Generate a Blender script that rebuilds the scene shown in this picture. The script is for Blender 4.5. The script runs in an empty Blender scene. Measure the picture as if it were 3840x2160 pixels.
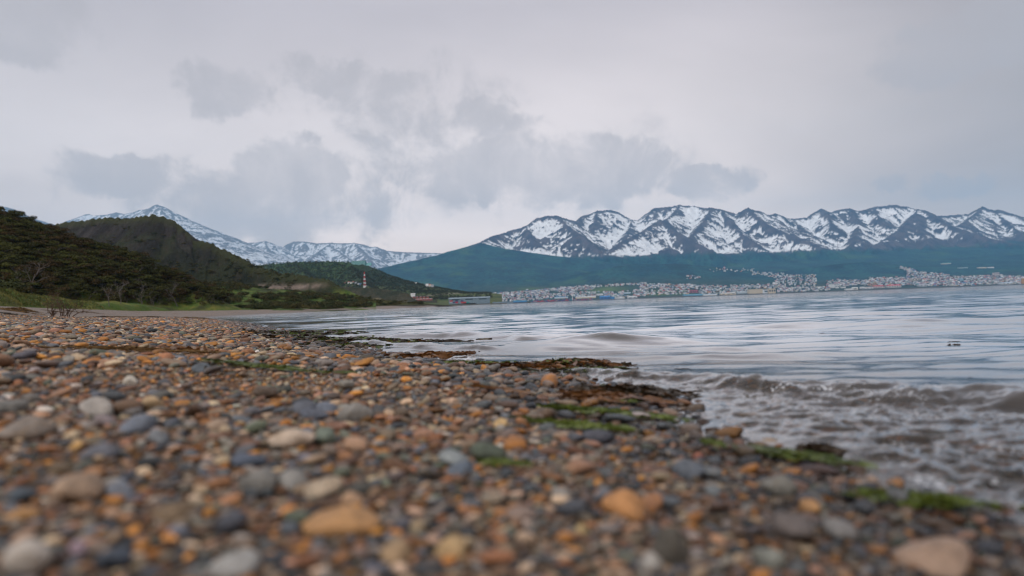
import bpy, math, random
import numpy as np
from mathutils import Matrix, Vector
rng = np.random.default_rng(7)
random.seed(7)
SC = bpy.context.scene

# ------------------------------------------------------------------ camera
HC = 0.30
FP = 2560.0                       # focal length in pixels of a 3840 wide frame (24 mm)
PITCH = math.atan(58.0 / FP)
ROLL = math.radians(2.09)
fw = np.array([0, math.cos(PITCH), math.sin(PITCH)])
up0 = np.array([0, -math.sin(PITCH), math.cos(PITCH)])
rt0 = np.array([1.0, 0, 0])
camR = math.cos(ROLL) * rt0 - math.sin(ROLL) * up0
camU = math.sin(ROLL) * rt0 + math.cos(ROLL) * up0
cam = bpy.data.cameras.new('camera')
cam_ob = bpy.data.objects.new('camera', cam)
SC.collection.objects.link(cam_ob)
m = Matrix(((camR[0], camU[0], -fw[0], 0), (camR[1], camU[1], -fw[1], 0), (camR[2], camU[2], -fw[2], HC), (0, 0, 0, 1)))
cam_ob.matrix_world = m
cam.lens = 24; cam.sensor_width = 36
cam.clip_start = 0.03; cam.clip_end = 60000
cam.dof.use_dof = True
cam.dof.focus_distance = 6.5
cam.dof.aperture_fstop = 2.0
SC.camera = cam_ob

def ray(u, v):
    """pixel of the 3840x2160 photograph -> direction with y = 1"""
    d = fw + camR * (u - 1920) / FP - camU * (v - 1080) / FP
    return d / d[1]
def at(u, v, Y):
    d = ray(u, v)
    return np.array([d[0] * Y, Y, HC + d[2] * Y])
def proj(P):
    P = np.atleast_2d(P) - np.array([0, 0, HC])
    z = P @ fw
    return 1920 + FP * (P @ camR) / z, 1080 - FP * (P @ camU) / z, z

# ------------------------------------------------------------------ node helpers
class NT:
    def __init__(self, tree): self.t = tree; self.n = tree.nodes; self.l = tree.links
    def add(self, typ, **kw):
        nd = self.n.new(typ)
        for k, v in kw.items():
            if k.startswith('i_'):
                key = k[2:]
                key = int(key) if key.isdigit() else key.replace('_', ' ')
                self.set(nd.inputs[key], v)
            else: setattr(nd, k, v)
        return nd
    def set(self, sock, v):
        if isinstance(v, bpy.types.NodeSocket): self.l.new(v, sock)
        else: sock.default_value = v
    def math(self, op, a, b=None, c=None, clamp=False):
        nd = self.n.new('ShaderNodeMath'); nd.operation = op; nd.use_clamp = clamp
        self.set(nd.inputs[0], a)
        if b is not None: self.set(nd.inputs[1], b)
        if c is not None: self.set(nd.inputs[2], c)
        return nd.outputs[0]
    def vmath(self, op, a, b=None, scale=None):
        nd = self.n.new('ShaderNodeVectorMath'); nd.operation = op
        self.set(nd.inputs[0], a)
        if b is not None: self.set(nd.inputs[1], b)
        if scale is not None: self.set(nd.inputs['Scale'], scale)
        return nd.outputs['Value'] if op in ('LENGTH', 'DOT_PRODUCT', 'DISTANCE') else nd.outputs['Vector']
    def noise(self, vec=None, scale=5, detail=4, rough=.55, dist=0.0, col=False):
        nd = self.n.new('ShaderNodeTexNoise')
        if vec is not None: self.l.new(vec, nd.inputs['Vector'])
        self.set(nd.inputs['Scale'], scale); nd.inputs['Detail'].default_value = detail
        nd.inputs['Roughness'].default_value = rough; nd.inputs['Distortion'].default_value = dist
        return nd.outputs['Color' if col else 'Fac']
    def ramp(self, fac, stops, interp='LINEAR'):
        nd = self.n.new('ShaderNodeValToRGB'); nd.color_ramp.interpolation = interp
        e = nd.color_ramp.elements
        while len(e) < len(stops): e.new(0.5)
        for k, (p, c) in enumerate(stops):
            e[k].position = p; e[k].color = (*c, 1) if len(c) == 3 else c
        self.l.new(fac, nd.inputs[0]); return nd.outputs[0]
    def mix(self, fac, a, b, mode='MIX'):
        nd = self.n.new('ShaderNodeMix'); nd.data_type = 'RGBA'; nd.blend_type = mode
        for s, v in ((nd.inputs[0], fac), (nd.inputs[6], a), (nd.inputs[7], b)):
            if not isinstance(v, bpy.types.NodeSocket) and isinstance(v, tuple) and len(v) == 3: v = (*v, 1)
            self.set(s, v)
        return nd.outputs[2]
    def mr(self, v, a, b, c=0.0, d=1.0, smooth=True):
        nd = self.n.new('ShaderNodeMapRange'); nd.interpolation_type = 'SMOOTHSTEP' if smooth else 'LINEAR'
        for k, x in enumerate((v, a, b, c, d)): self.set(nd.inputs[k], x)
        return nd.outputs[0]
def new_mat(name):
    mt = bpy.data.materials.new(name); mt.use_nodes = True
    t = NT(mt.node_tree)
    return mt, t, t.n['Principled BSDF']
def bump(t, h, strength, dist, bs, normal=None):
    b = t.add('ShaderNodeBump', i_Strength=strength, i_Distance=dist); t.l.new(h, b.inputs['Height'])
    if normal is not None: t.l.new(normal, b.inputs['Normal'])
    if bs is not None: t.l.new(b.outputs[0], bs.inputs['Normal'])
    return b.outputs[0]

# ------------------------------------------------------------------ world: overcast sky
SUN_EL, SUN_AZ = math.radians(48), math.radians(-150)   # behind the camera on the left, through thin cloud
w = bpy.data.worlds.new("World"); SC.world = w; w.use_nodes = True
T = NT(w.node_tree)
bg = T.n['Background']; bg.inputs['Strength'].default_value = 0.14
sky = T.add('ShaderNodeTexSky', sky_type='NISHITA', sun_disc=False)
sky.sun_elevation = SUN_EL; sky.sun_rotation = SUN_AZ
tc = T.add('ShaderNodeTexCoord').outputs['Generated']
D = T.vmath('NORMALIZE', tc)
sx = T.add('ShaderNodeSeparateXYZ'); T.l.new(D, sx.inputs[0])
zc = T.math('ADD', T.math('ABSOLUTE', sx.outputs[2]), 0.16)
cv = T.add('ShaderNodeCombineXYZ')
T.l.new(T.math('DIVIDE', sx.outputs[0], zc), cv.inputs[0]); T.l.new(T.math('DIVIDE', sx.outputs[1], zc), cv.inputs[1])
plane = cv.outputs[0]
# wispy distortion of the direction used for the separate grey clouds
nz = T.noise(D, 9.0, 7, .62, col=True)
Dw = T.vmath('ADD', D, T.vmath('SCALE', T.vmath('SUBTRACT', nz, (.5, .5, .5)), scale=0.11))
clouds = [ (1560, 420, 400, 170, .22), (2000, 640, 520, 150, .26),  # u, v, half-width, half-height (3840 px), darkness
 (820, 350, 150, 85, .55), (1330, 300, 230, 60, .5), (1450, 430, 220, 110, .4), (1800, 420, 120, 60, .45),
 (1090, 665, 160, 110, .8), (1000, 780, 330, 120, .5), (440, 660, 190, 70, .42), (1900, 620, 330, 120, .6),
 (2200, 640, 280, 110, .6), (1650, 560, 300, 130, .35), (2660, 680, 160, 65, .5), (2000, 730, 250, 50, .45), (3600, 700, 110, 30, .6),
 (3760, 130, 260, 130, .75), (40, 60, 180, 130, .6), (3340, 695, 60, 22, .45), (1250, 780, 260, 130, .35)]
dark = None
for (u, v, a, b, k) in clouds:
    c = fw + camR * (u - 1920) / FP - camU * (v - 1080) / FP
    nrm = np.linalg.norm(c); c = c / nrm
    dv = T.vmath('SUBTRACT', Dw, tuple(c))
    du = T.math('DIVIDE', T.vmath('DOT_PRODUCT', dv, tuple(camR)), a * 1.25 / FP / nrm)
    dd = T.math('DIVIDE', T.vmath('DOT_PRODUCT', dv, tuple(camU)), b * 1.35 / FP / nrm)
    r2 = T.math('ADD', T.math('MULTIPLY', du, du), T.math('MULTIPLY', dd, dd))
    front = T.math('GREATER_THAN', sx.outputs[1], 0)
    g = T.math('MULTIPLY', T.math('MULTIPLY', T.mr(r2, 0.0, 1.6, 1.0, 0.0), k), front)
    dark = g if dark is None else T.math('MAXIMUM', dark, g)
fine = T.noise(D, 11.0, 7, .62, .3)
big = T.noise(plane, 0.55, 5, .5, .4)
puff = T.math('ADD', dark, T.math('MULTIPLY', T.math('SUBTRACT', fine, .52), 1.7))
dark = T.math('MULTIPLY', T.mr(puff, .06, .46), T.math('MULTIPLY', T.mr(dark, .0, .22), T.mr(fine, .3, .65, .55, 1.0)))
# elevation gradient of the overcast layer: bright low band, duller overhead
base = T.ramp(sx.outputs[2], [(0.0, (9.7, 7.75, 6.5)), (.10, (8.8, 7.4, 6.6)), (.22, (6.9, 6.2, 5.95)), (.40, (4.6, 4.25, 4.4)), (1, (5.2, 4.9, 5.0))])
lum = T.mr(big, .3, .72, .80, 1.16, False)
side = T.math('MULTIPLY', T.mr(sx.outputs[0], .22, .62, 1.0, .58), T.mr(sx.outputs[0], -.62, -.25, .88, 1.0))          # darker cloud at right, plus a vignette put into the sky colour
col = T.mix(1.0, base, T.math('MULTIPLY', lum, side), 'MULTIPLY')
mauve = T.mr(sx.outputs[0], -.5, .5, 0, 1, False)
col = T.mix(1.0, col, T.mix(mauve, (1.0, .995, 1.0), (1.02, .99, .97)), 'MULTIPLY')
col = T.mix(T.math('MULTIPLY', dark, .68, clamp=True), col, (3.7, 3.4, 3.4))
T.l.new(T.mix(.94, sky.outputs[0], col), bg.inputs['Color'])

sun = bpy.data.lights.new('sun', 'SUN'); sun.energy = 1.5; sun.angle = math.radians(25); sun.color = (1, .97, .92)
sun_ob = bpy.data.objects.new('sun', sun); SC.collection.objects.link(sun_ob)
sd = Vector((math.sin(SUN_AZ) * math.cos(SUN_EL), math.cos(SUN_AZ) * math.cos(SUN_EL), math.sin(SUN_EL)))
sun_ob.rotation_euler = sd.to_track_quat('Z', 'Y').to_euler()
vs = SC.view_settings; vs.view_transform = 'Standard'; vs.look = 'None'; vs.gamma = 1; vs.exposure = 0.10; vs.use_curve_mapping = False
SC.render.engine = 'CYCLES'
cy = SC.cycles
cy.filter_width = 1.15
cy.use_denoising = True; cy.denoiser = 'OPENIMAGEDENOISE'
cy.max_bounces = 6; cy.diffuse_bounces = 2; cy.glossy_bounces = 3; cy.transparent_max_bounces = 12; cy.volume_bounces = 1
cy.transmission_bounces = 3; cy.caustics_reflective = False; cy.caustics_refractive = False
cy.sample_clamp_indirect = 4

# ------------------------------------------------------------------ noise in numpy
def _h(ix, iy, seed):
    n = (ix.astype(np.int64) * 374761393 + iy.astype(np.int64) * 668265263 + seed * 1442695041) & 0xffffffff
    n = ((n ^ (n >> 13)) * 1274126177) & 0xffffffff
    return (n ^ (n >> 16)) & 0xffffffff
def gn(x, y, seed=0):
    x = np.asarray(x, float); y = np.asarray(y, float)
    x, y = np.broadcast_arrays(x, y)
    ix = np.floor(x); iy = np.floor(y); fx = x - ix; fy = y - iy
    sxm = fx * fx * fx * (fx * (fx * 6 - 15) + 10); sym = fy * fy * fy * (fy * (fy * 6 - 15) + 10)
    out = 0
    for dx in (0, 1):
        for dy in (0, 1):
            a = _h(ix + dx, iy + dy, seed) * (2 * math.pi / 4294967296.0)
            g = np.cos(a) * (fx - dx) + np.sin(a) * (fy - dy)
            out = out + g * (sxm if dx else 1 - sxm) * (sym if dy else 1 - sym)
    return out * 1.5
def fbm(x, y, seed=0, o=4, g=.5):
    s = 0; a = 1; n = 0
    for k in range(o):
        s = s + a * gn(x * 2 ** k, y * 2 ** k, seed + 17 * k); n += a; a *= g
    return s / n
def ridged(x, y, seed=0, o=4):
    s = 0; a = 1; n = 0
    for k in range(o):
        s = s + a * (1 - 2 * np.abs(gn(x * 2 ** k, y * 2 ** k, seed + 31 * k))); n += a; a *= .5
    return s / n
def ss(x, a, b):
    t = np.clip((x - a) / (b - a), 0, 1); return t * t * (3 - 2 * t)
def lerp(a, b, t): return a + (b - a) * t
def mixc(a, b, t): return np.asarray(a) * (1 - t[..., None]) + np.asarray(b) * t[..., None]

# ------------------------------------------------------------------ mesh helpers
COL = SC.collection
def mesh_obj(name, verts, faces, mats, parent=None, smooth=True, colors=None, link=True, mat_idx=None, attrs=None):
    me = bpy.data.meshes.new(name)
    if isinstance(faces, np.ndarray):
        nf, k = faces.shape
        me.vertices.add(len(verts)); me.vertices.foreach_set('co', np.asarray(verts, np.float32).ravel())
        me.loops.add(nf * k); me.loops.foreach_set('vertex_index', faces.astype(np.int32).ravel())
        me.polygons.add(nf); me.polygons.foreach_set('loop_start', np.arange(0, nf * k, k, dtype=np.int32))
        me.update(calc_edges=True)
    else:
        me.from_pydata([tuple(map(float, v)) for v in verts], [], [tuple(map(int, f)) for f in faces]); me.update()
    me.polygons.foreach_set('use_smooth', np.full(len(me.polygons), smooth))
    for mm in (mats if isinstance(mats, (list, tuple)) else [mats]): me.materials.append(mm)
    if mat_idx is not None: me.polygons.foreach_set('material_index', np.asarray(mat_idx, np.int32))
    if colors is not None:
        at_ = me.attributes.new('alb', 'FLOAT_COLOR', 'POINT')
        c4 = np.ones((len(verts), 4), np.float32); c4[:, :3] = colors
        at_.data.foreach_set('color', c4.ravel())
    for k, v in (attrs or {}).items():
        a_ = me.attributes.new(k, 'FLOAT', 'POINT'); a_.data.foreach_set('value', np.asarray(v, np.float32).ravel())
    ob = bpy.data.objects.new(name, me)
    if link: COL.objects.link(ob)
    if parent is not None: ob.parent = parent
    return ob
def grid_faces(ny, nx, keep=None):
    i = np.arange((ny - 1) * (nx - 1)); r = i // (nx - 1); c = i % (nx - 1)
    a = r * nx + c
    f = np.stack([a, a + 1, a + nx + 1, a + nx], 1)
    if keep is not None:
        kf = keep.ravel(); f = f[kf[f].any(1)]
    return f
def compact(v, f, *others):
    used = np.zeros(len(v), bool); used[f.ravel()] = True
    idx = np.cumsum(used) - 1
    return (v[used], idx[f]) + tuple(o[used] if o is not None else None for o in others)
def tag(o, label=None, cat=None, group=None, kind=None):
    if label: o['label'] = label
    if cat: o['category'] = cat
    if group: o['group'] = group
    if kind: o['kind'] = kind
    return o

def ridge_eval(X, Y, lines, fall, k=20.0, want_t=False):
    """tents under ridge polylines; fall(d) = drop with distance; lines = [(N,3) arrays]"""
    acc = None; best = np.full(X.shape, -1e9); bt = np.zeros(X.shape); bd = np.full(X.shape, 1e9)
    t0 = 0.0
    for L in lines:
        L = np.asarray(L, float)
        hl = np.full(X.shape, -1e9); tl = np.zeros(X.shape); dl = np.full(X.shape, 1e9)
        for a, b in zip(L[:-1], L[1:]):
            e = b[:2] - a[:2]; n2 = (e ** 2).sum() + 1e-9
            t = np.clip(((X - a[0]) * e[0] + (Y - a[1]) * e[1]) / n2, 0, 1)
            d = np.hypot(X - a[0] - t * e[0], Y - a[1] - t * e[1])
            h = a[2] + t * (b[2] - a[2]) - fall(d)
            w_ = h > hl
            hl = np.where(w_, h, hl); dl = np.where(w_, d, dl); tl = np.where(w_, t0 + t * math.sqrt(n2), tl)
            t0 += math.sqrt(n2)
        w_ = hl > best
        best = np.where(w_, hl, best); bt = np.where(w_, tl, bt); bd = np.where(w_, dl, bd)
        acc = hl if acc is None else np.maximum(acc, hl) + k * np.log1p(np.exp(-np.abs(acc - hl) / k)) - 0
    return (acc, bt, bd) if want_t else acc
def P(pts, Y=None):
    return np.array([at(p[0], p[1], p[2] if len(p) > 2 else Y) for p in pts])

# ------------------------------------------------------------------ terrain material: albedo from the mesh, fine grain from nodes
def terrain_mat(name, s1, amp, bmp, bdist, rough=.95, s2=None):
    mt, t, bs = new_mat(name)
    a = t.add('ShaderNodeAttribute', attribute_name='alb').outputs['Color']
    pos = t.add('ShaderNodeNewGeometry').outputs['Position']
    n = t.noise(pos, s1, 5, .65)
    n2 = t.noise(pos, s2 or s1 * 4.3, 3, .6)
    f = t.math('ADD', t.math('MULTIPLY', n, amp), t.math('MULTIPLY', n2, amp * .7))
    f = t.math('ADD', f, 1 - amp * .85)
    c = t.mix(1.0, a, f, 'MULTIPLY')
    t.l.new(c, bs.inputs['Base Color']); bs.inputs['Roughness'].default_value = rough
    bs.inputs['Specular IOR Level'].default_value = .2
    bump(t, t.math('ADD', n, t.math('MULTIPLY', n2, .4)), bmp, bdist, bs)
    return mt
# ================================================================== THE LAND
# ---- shoreline and the beach surface
SHORE = np.array([(1.6, -9), (1.0, -3), (.66, 0), (.63, .5), (.61, .87), (.58, 1.07), (.52, 1.32), (.43, 1.5), (.37, 1.74), (.40, 2.0), (.29, 2.6),
                  (.04, 3.1), (-.66, 3.9), (-1.62, 5.9), (-4.6, 12.6), (-10.4, 25.6), (-31, 70), (-38, 95), (-41, 125), (-42, 150), (-40, 190), (-34, 235), (-26, 255), (-21, 270), (-21, 285),
                  (-34, 310), (-120, 420), (-400, 800), (-900, 1700), (-1100, 2300)])
def shore_s(X, Y):
    """signed distance from the waterline, land positive"""
    bd = np.full(np.shape(X), 1e9); sg = np.ones(np.shape(X))
    for a, b in zip(SHORE[:-1], SHORE[1:]):
        e = b - a; n2 = (e ** 2).sum()
        t = np.clip(((X - a[0]) * e[0] + (Y - a[1]) * e[1]) / n2, 0, 1)
        d = np.hypot(X - a[0] - t * e[0], Y - a[1] - t * e[1])
        cr = e[0] * (Y - a[1]) - e[1] * (X - a[0])
        w_ = d < bd
        bd = np.where(w_, d, bd); sg = np.where(w_, np.where(cr > 0, 1, -1), sg)
    return bd * sg
def beach_z(X, Y, s=None):
    if s is None: s = shore_s(X, Y)
    near = np.interp(s, [-3000, -200, -30, -6, -2, -.6, 0, .6, 1.2, 2.2, 4, 9, 16, 24, 40, 300],
                     [-14, -8, -2.6, -.62, -.2, -.055, -.004, .058, .125, .225, .29, .53, 0, 0, 0, 0])
    near = np.where(s > 4, np.interp(s, [4, 5.5, 7.5, 10, 12, 15, 24, 40, 300], [.29, .345, .50, .95, 1.25, 1.55, 2.0, 2.4, 4.0]) * 1.0, near)
    near = near - np.maximum(near - .35, 0) * .5 * ss(np.asarray(Y, float), 60, 130)
    n = .014 * fbm(X * 1.7, Y * 1.7, 5, 3) * ss(s, -.1, .5) + .05 * fbm(X * .25, Y * .25, 9, 3) * ss(np.abs(s), 1.0, 5) + .004 * fbm(X * 9, Y * 9, 6, 2)
    far = .25 * fbm(X * .05, Y * .05, 11, 3) * ss(s, 8, 25)
    return near + n + far

# sand patches between the stones (brown grit shows)
def sand_mask(X, Y):
    p = np.exp(-(((X + .78) / .55) ** 2 + ((Y - 1.95) / .42) ** 2)) + .75 * np.exp(-(((X + 1.7) / .8) ** 2 + ((Y - 3.0) / .35) ** 2)) + .9 * np.exp(-(((X + .62) / .16) ** 2 + ((Y - .86) / .12) ** 2))
    return np.clip(p * 1.3 + .5 * ss(fbm(X * 1.1, Y * 1.6, 40, 3), .25, .5), 0, 1)

def build_beach():
    ny, nx = 520, 380
    y = np.concatenate([[-3, -1, -.3, 0, .15], np.geomspace(.3, 130, ny - 45), np.geomspace(140, 12500, 40)])
    s = np.linspace(-1.25, 1.3, nx)
    Y, S = np.meshgrid(y, s, indexing='ij')
    X = S * (np.maximum(Y, 0) + .9) - .0
    sh = shore_s(X, Y); Z = beach_z(X, Y, sh)
    # grassy bank behind the shingle on the left: hummocks
    zc = np.clip(ss(sh, 17, 22), 0, 1) * ss(Y, 25, 34) * (1 - ss(Y, 60, 70))
    Z += zc * 0
    V = np.stack([X, Y, Z], -1).reshape(-1, 3)
    wet = (1 - ss(sh, .0, .35 + .02 * Y)) 
    sandy = sand_mask(X, Y)
    c = mixc((.085, .058, .036), (.17, .095, .035), sandy * .9)
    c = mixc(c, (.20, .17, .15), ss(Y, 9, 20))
    gr = fbm(X * .35, Y * .5, 70, 3)
    c = mixc(c, (.13, .075, .03), ss(gr, .3, .5) * ss(Y, 10, 20) * .7)
    c = mixc(c, c * .35 + np.array((.0, .002, .002)), wet * .75)
    c = mixc(c, (.035, .035, .025), 1 - ss(sh, -2.2, -.3))
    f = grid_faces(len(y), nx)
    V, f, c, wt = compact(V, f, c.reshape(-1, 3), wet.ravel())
    mt, t, bs = new_mat('shingle_ground')
    a = t.add('ShaderNodeAttribute', attribute_name='alb').outputs['Color']
    pos = t.add('ShaderNodeNewGeometry').outputs['Position']
    vo = t.add('ShaderNodeTexVoronoi', i_Scale=130.0); t.l.new(pos, vo.inputs['Vector'])
    vo2 = t.add('ShaderNodeTexVoronoi', i_Scale=26.0); t.l.new(pos, vo2.inputs['Vector'])
    hs = t.add('ShaderNodeSeparateColor'); t.l.new(vo.outputs['Color'], hs.inputs[0])
    hs2 = t.add('ShaderNodeSeparateColor'); t.l.new(vo2.outputs['Color'], hs2.inputs[0])
    f1 = t.mr(hs.outputs[0], 0, 1, .45, 1.75, False)
    tint = t.ramp(hs.outputs[1], [(0, (.6, .7, .85)), (.35, (.95, .9, .85)), (.6, (1.25, .95, .6)), (.85, (1.4, 1.3, 1.2)), (1, (1.1, .7, .4))], 'CONSTANT')
    dist = t.mr(t.vmath('LENGTH', pos), 8, 20, 0, 1)
    f2 = t.mr(hs2.outputs[0], 0, 1, .6, 1.5, False)
    cc = t.mix(1.0, a, tint, 'MULTIPLY'); cc = t.mix(1.0, cc, t.mix(dist, f1, f2), 'MULTIPLY')
    t.l.new(cc, bs.inputs['Base Color'])
    wa = t.add('ShaderNodeAttribute', attribute_name='wet').outputs['Fac']
    t.l.new(t.mr(wa, 0, 1, .85, .3, False), bs.inputs['Roughness'])
    h = t.math('SUBTRACT', 1.0, vo.outputs['Distance'])
    n1 = bump(t, h, .8, .006, None)
    h2 = t.math('SUBTRACT', 1.0, vo2.outputs['Distance'])
    bump(t, h2, t.math('MULTIPLY', dist, .8), .03, bs, n1)
    return tag(mesh_obj('shingle_beach', V, f, mt, colors=c, attrs={'wet': wt}), kind='structure')
beach = build_beach()

def hill(name, lines, fall, srange, yrange, n, base, disp, colf, mat, k=4.0, floor=None, geom=True):
    ny, nx = n
    y = np.geomspace(*yrange, ny) if geom else np.linspace(*yrange, ny)
    s = np.linspace(*srange, nx)
    Y, S = np.meshgrid(y, s, indexing='ij'); X = S * Y
    Z, t, d = ridge_eval(X, Y, lines, fall, k, True)
    if base is not None:
        b = base(X, Y); Z = np.maximum(Z, b) + k * np.log1p(np.exp(-np.abs(Z - b) / k))
    Z = Z + disp(X, Y, Z, t, d)
    c = colf(X, Y, Z, t, d)
    keep = Z > (floor(X, Y) if callable(floor) else (floor if floor is not None else -3))
    f = grid_faces(ny, nx, keep)
    V, f, c = compact(np.stack([X, Y, Z], -1).reshape(-1, 3), f, c.reshape(-1, 3))
    ob = mesh_obj(name, V, f, mat, colors=c)
    tag(ob, kind='structure')
    return ob
class Field:
    """keeps the height function of a hill so things can be set on it"""
    def __init__(self, lines, fall, base, disp, k):
        self.a = (lines, fall, base, disp, k)
    def __call__(self, X, Y):
        lines, fall, base, disp, k = self.a
        X = np.asarray(X, float); Y = np.asarray(Y, float)
        Z, t, d = ridge_eval(X, Y, lines, fall, k, True)
        if base is not None:
            b = base(X, Y); Z = np.maximum(Z, b) + k * np.log1p(np.exp(-np.abs(Z - b) / k))
        return Z + disp(X, Y, Z, t, d)
def beach_floor(off=-.4): return lambda X, Y: beach_z(X, Y) + off

# ---- the near wooded hill on the left
L_wood = [P([(-900, 640, 150), (-400, 720, 150), (-100, 790, 150), (0, 845, 150), (60, 882, 150), (130, 922, 152), (242, 928, 155), (317, 942, 157), (400, 962, 158), (480, 988, 160), (560, 1020, 160), (650, 1050, 158), (720, 1085, 155), (780, 1120, 150), (815, 1160, 146), (835, 1180, 143)])]
fall_wood = lambda d: .50 * d - 9 * (1 - np.exp(-d / 30.0)) * 0 + .0015 * d * d * 0
disp_wood = lambda X, Y, Z, t, d: (1.6 * fbm(X / 22, Y / 22, 3, 4) + .5 * fbm(X / 4, Y / 4, 4, 3)) * ss(Z - beach_z(X, Y), -1, 5)
base_wood = lambda X, Y: beach_z(X, Y) - .8 + 1.7 * ss(shore_s(X, Y) + 1.2 * gn(X / 9., Y / 9., 77), 12, 15) * ss(Y, 15, 30) * (1 - ss(Y, 95, 120)) + .8 * ss(shore_s(X, Y), 13, 17) * fbm(X / 5., Y / 8., 78, 2) * ss(Y, 20, 33)
F_wood = Field(L_wood, fall_wood, base_wood, disp_wood, .8)
def col_wood(X, Y, Z, t, d):
    n = fbm(X / 7, Y / 7, 21, 4); g = fbm(X / 2.2, Y / 3.3, 22, 3)
    c = mixc((.045, .05, .02), (.075, .06, .035), ss(n, -.3, .3))
    low = 1 - ss(Z - beach_z(X, Y), 3.0, 7.5)
    c = mixc(c, mixc((.07, .115, .018), (.15, .15, .035), ss(g, -.25, .35)), low * ss(n, -.55, .0))
    return c
mat_near = terrain_mat('rough_grass_slope', .8, .9, .9, .5, s2=5)
wood_hill = hill('wooded_hillside', L_wood, fall_wood, (-.98, -.30), (24, 260), (300, 420), base_wood, disp_wood, col_wood, mat_near, .8, beach_floor(-.15))

# ---- the tall dark hill behind it, and its long shoulder to the right
L_dome = [P([(-500, 900, 560), (-100, 880, 540), (209, 842, 520), (238, 832, 515), (309, 825, 510), (358, 817, 505), (410, 815, 500), (466, 817, 495), (503, 814, 490), (540, 806, 485), (581, 805, 482), (615, 810, 480), (652, 825, 478),
             (682, 848, 475), (701, 873, 472), (727, 899, 470), (760, 901, 468), (790, 910, 465), (820, 926, 462), (894, 958, 455), (960, 997, 448), (1008, 1008, 440), (1046, 1022, 432), (1109, 1027, 425), (1180, 1036, 420),
             (1236, 1047, 415), (1269, 1067, 412), (1303, 1086, 408), (1333, 1101, 402), (1370, 1118, 396)]),
          ]
def fall_dome(d): return 62 * (1 - np.exp(-d / 62.0)) + .16 * d
def base_dome(X, Y):
    b = beach_z(X, Y)
    return b + 9.5 * ss(shore_s(X, Y), 14, 90) * ss(Y, 120, 260)
def disp_dome(X, Y, Z, t, d):
    rel = ss(Z - beach_z(X, Y), 4, 22)
    return rel * (ss(d, 4, 30) * (9 * fbm(X / 70, Y / 70, 31, 4) + 5 * ridged(t / 40, d / 95, 32, 3) - 1.5) + 1.3 * fbm(X / 8, Y / 8, 33, 3) + .9 * fbm(X / 3, Y / 3, 37, 2))
F_dome = Field(L_dome, fall_dome, base_dome, disp_dome, 2.0)
def col_dome(X, Y, Z, t, d):
    n = fbm(X / 18, Y / 18, 41, 4); m2 = fbm(X / 5, Y / 5, 42, 3); st = fbm(t / 12, d / 60, 43, 3)
    hi = ss(Z, 22, 60)
    c = mixc((.026, .030, .014), (.013, .016, .009), ss(n, -.3, .3))
    c = mixc(c, (.042, .034, .024), ss(m2, .05, .4) * .6)
    c = mixc(c, mixc((.017, .014, .014), (.046, .039, .038), ss(st, -.2, .4)), hi * ss(n + st * .6, -.45, .15) * .92)
    c = mixc(c, (.045, .050, .018), ss(-d, -7, -1) * .7)
    zb = Z - beach_z(X, Y)
    low = 1 - ss(Z, 9, 14)
    # the flat green meadow behind the bay
    c = mixc(c, mixc((.06, .12, .02), (.115, .14, .03), ss(m2, -.3, .3)), low * ss(n, -.35, -.05) )
    u, v, _ = proj(np.stack([X, Y, Z], -1).reshape(-1, 3)); 
    # the cut road bank
    road = np.exp(-((Z - 15.5 - 1.2 * gn(X / 30, Y / 30, 5)) / 1.5) ** 2) * ss(X / Y, -.46, -.43) * (1 - ss(X / Y, -.30, -.26))
    c = mixc(c, (.23, .18, .15), np.clip(road * 1.1, 0, 1) * ss(m2, -.6, .0))
    return c
mat_dome = terrain_mat('scrub_and_rock', .35, 1.1, 1.0, 1.4, s2=1.6)
dome_hill = hill('rocky_scrub_hill', L_dome, fall_dome, (-1.02, -.20), (150, 640), (340, 560), base_dome, disp_dome, col_dome, mat_dome, 2.0, beach_floor(-.2))

# ---- low rocky headland closing the bay
L_head = [P([(1085, 1124, 300), (1117, 1116, 300), (1165, 1104, 300), (1221, 1097, 298), (1277, 1098, 296), (1333, 1104, 294), (1407, 1119, 290), (1463, 1128, 286), (1519, 1129, 282), (1575, 1132, 278), (1612, 1138, 274), (1655, 1144, 270), (1690, 1149, 268)]),
          P([(1221, 1098, 298), (1215, 1125, 270), (1225, 1150, 250)])]
def fall_head(d): return 4.2 * (1 - np.exp(-d / 9.0)) + .22 * d
base_head = lambda X, Y: beach_z(X, Y) - .1 - 2.0 * (1 - ss(shore_s(X, Y), -5, 3))
disp_head = lambda X, Y, Z, t, d: ss(Z, .2, 3) * (1.0 * fbm(X / 9, Y / 9, 51, 4) + .7 * ridged(X / 4, Y / 4, 52, 3) * ss(d, 2, 9) - .3)
F_head = Field(L_head, fall_head, base_head, disp_head, .5)
def col_head(X, Y, Z, t, d):
    n = fbm(X / 5, Y / 5, 61, 4); r = ridged(X / 2.5, Y / 2.5, 62, 3)
    c = mixc((.042, .052, .022), (.075, .075, .03), ss(n, -.3, .3))
    c = mixc(c, (.065, .052, .045), ss(r, .3, .7) * ss(d, 3, 12) * .9)
    c = mixc(c, (.028, .025, .022), 1 - ss(Z, .4, 1.8))
    return c
mat_head = terrain_mat('headland_rock', 1.2, 1.1, 1.0, .7, s2=5)
head = hill('rocky_headland', L_head, fall_head, (-.34, -.07), (235, 330), (130, 420), base_head, disp_head, col_head, mat_head, .5, -.6)

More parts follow.
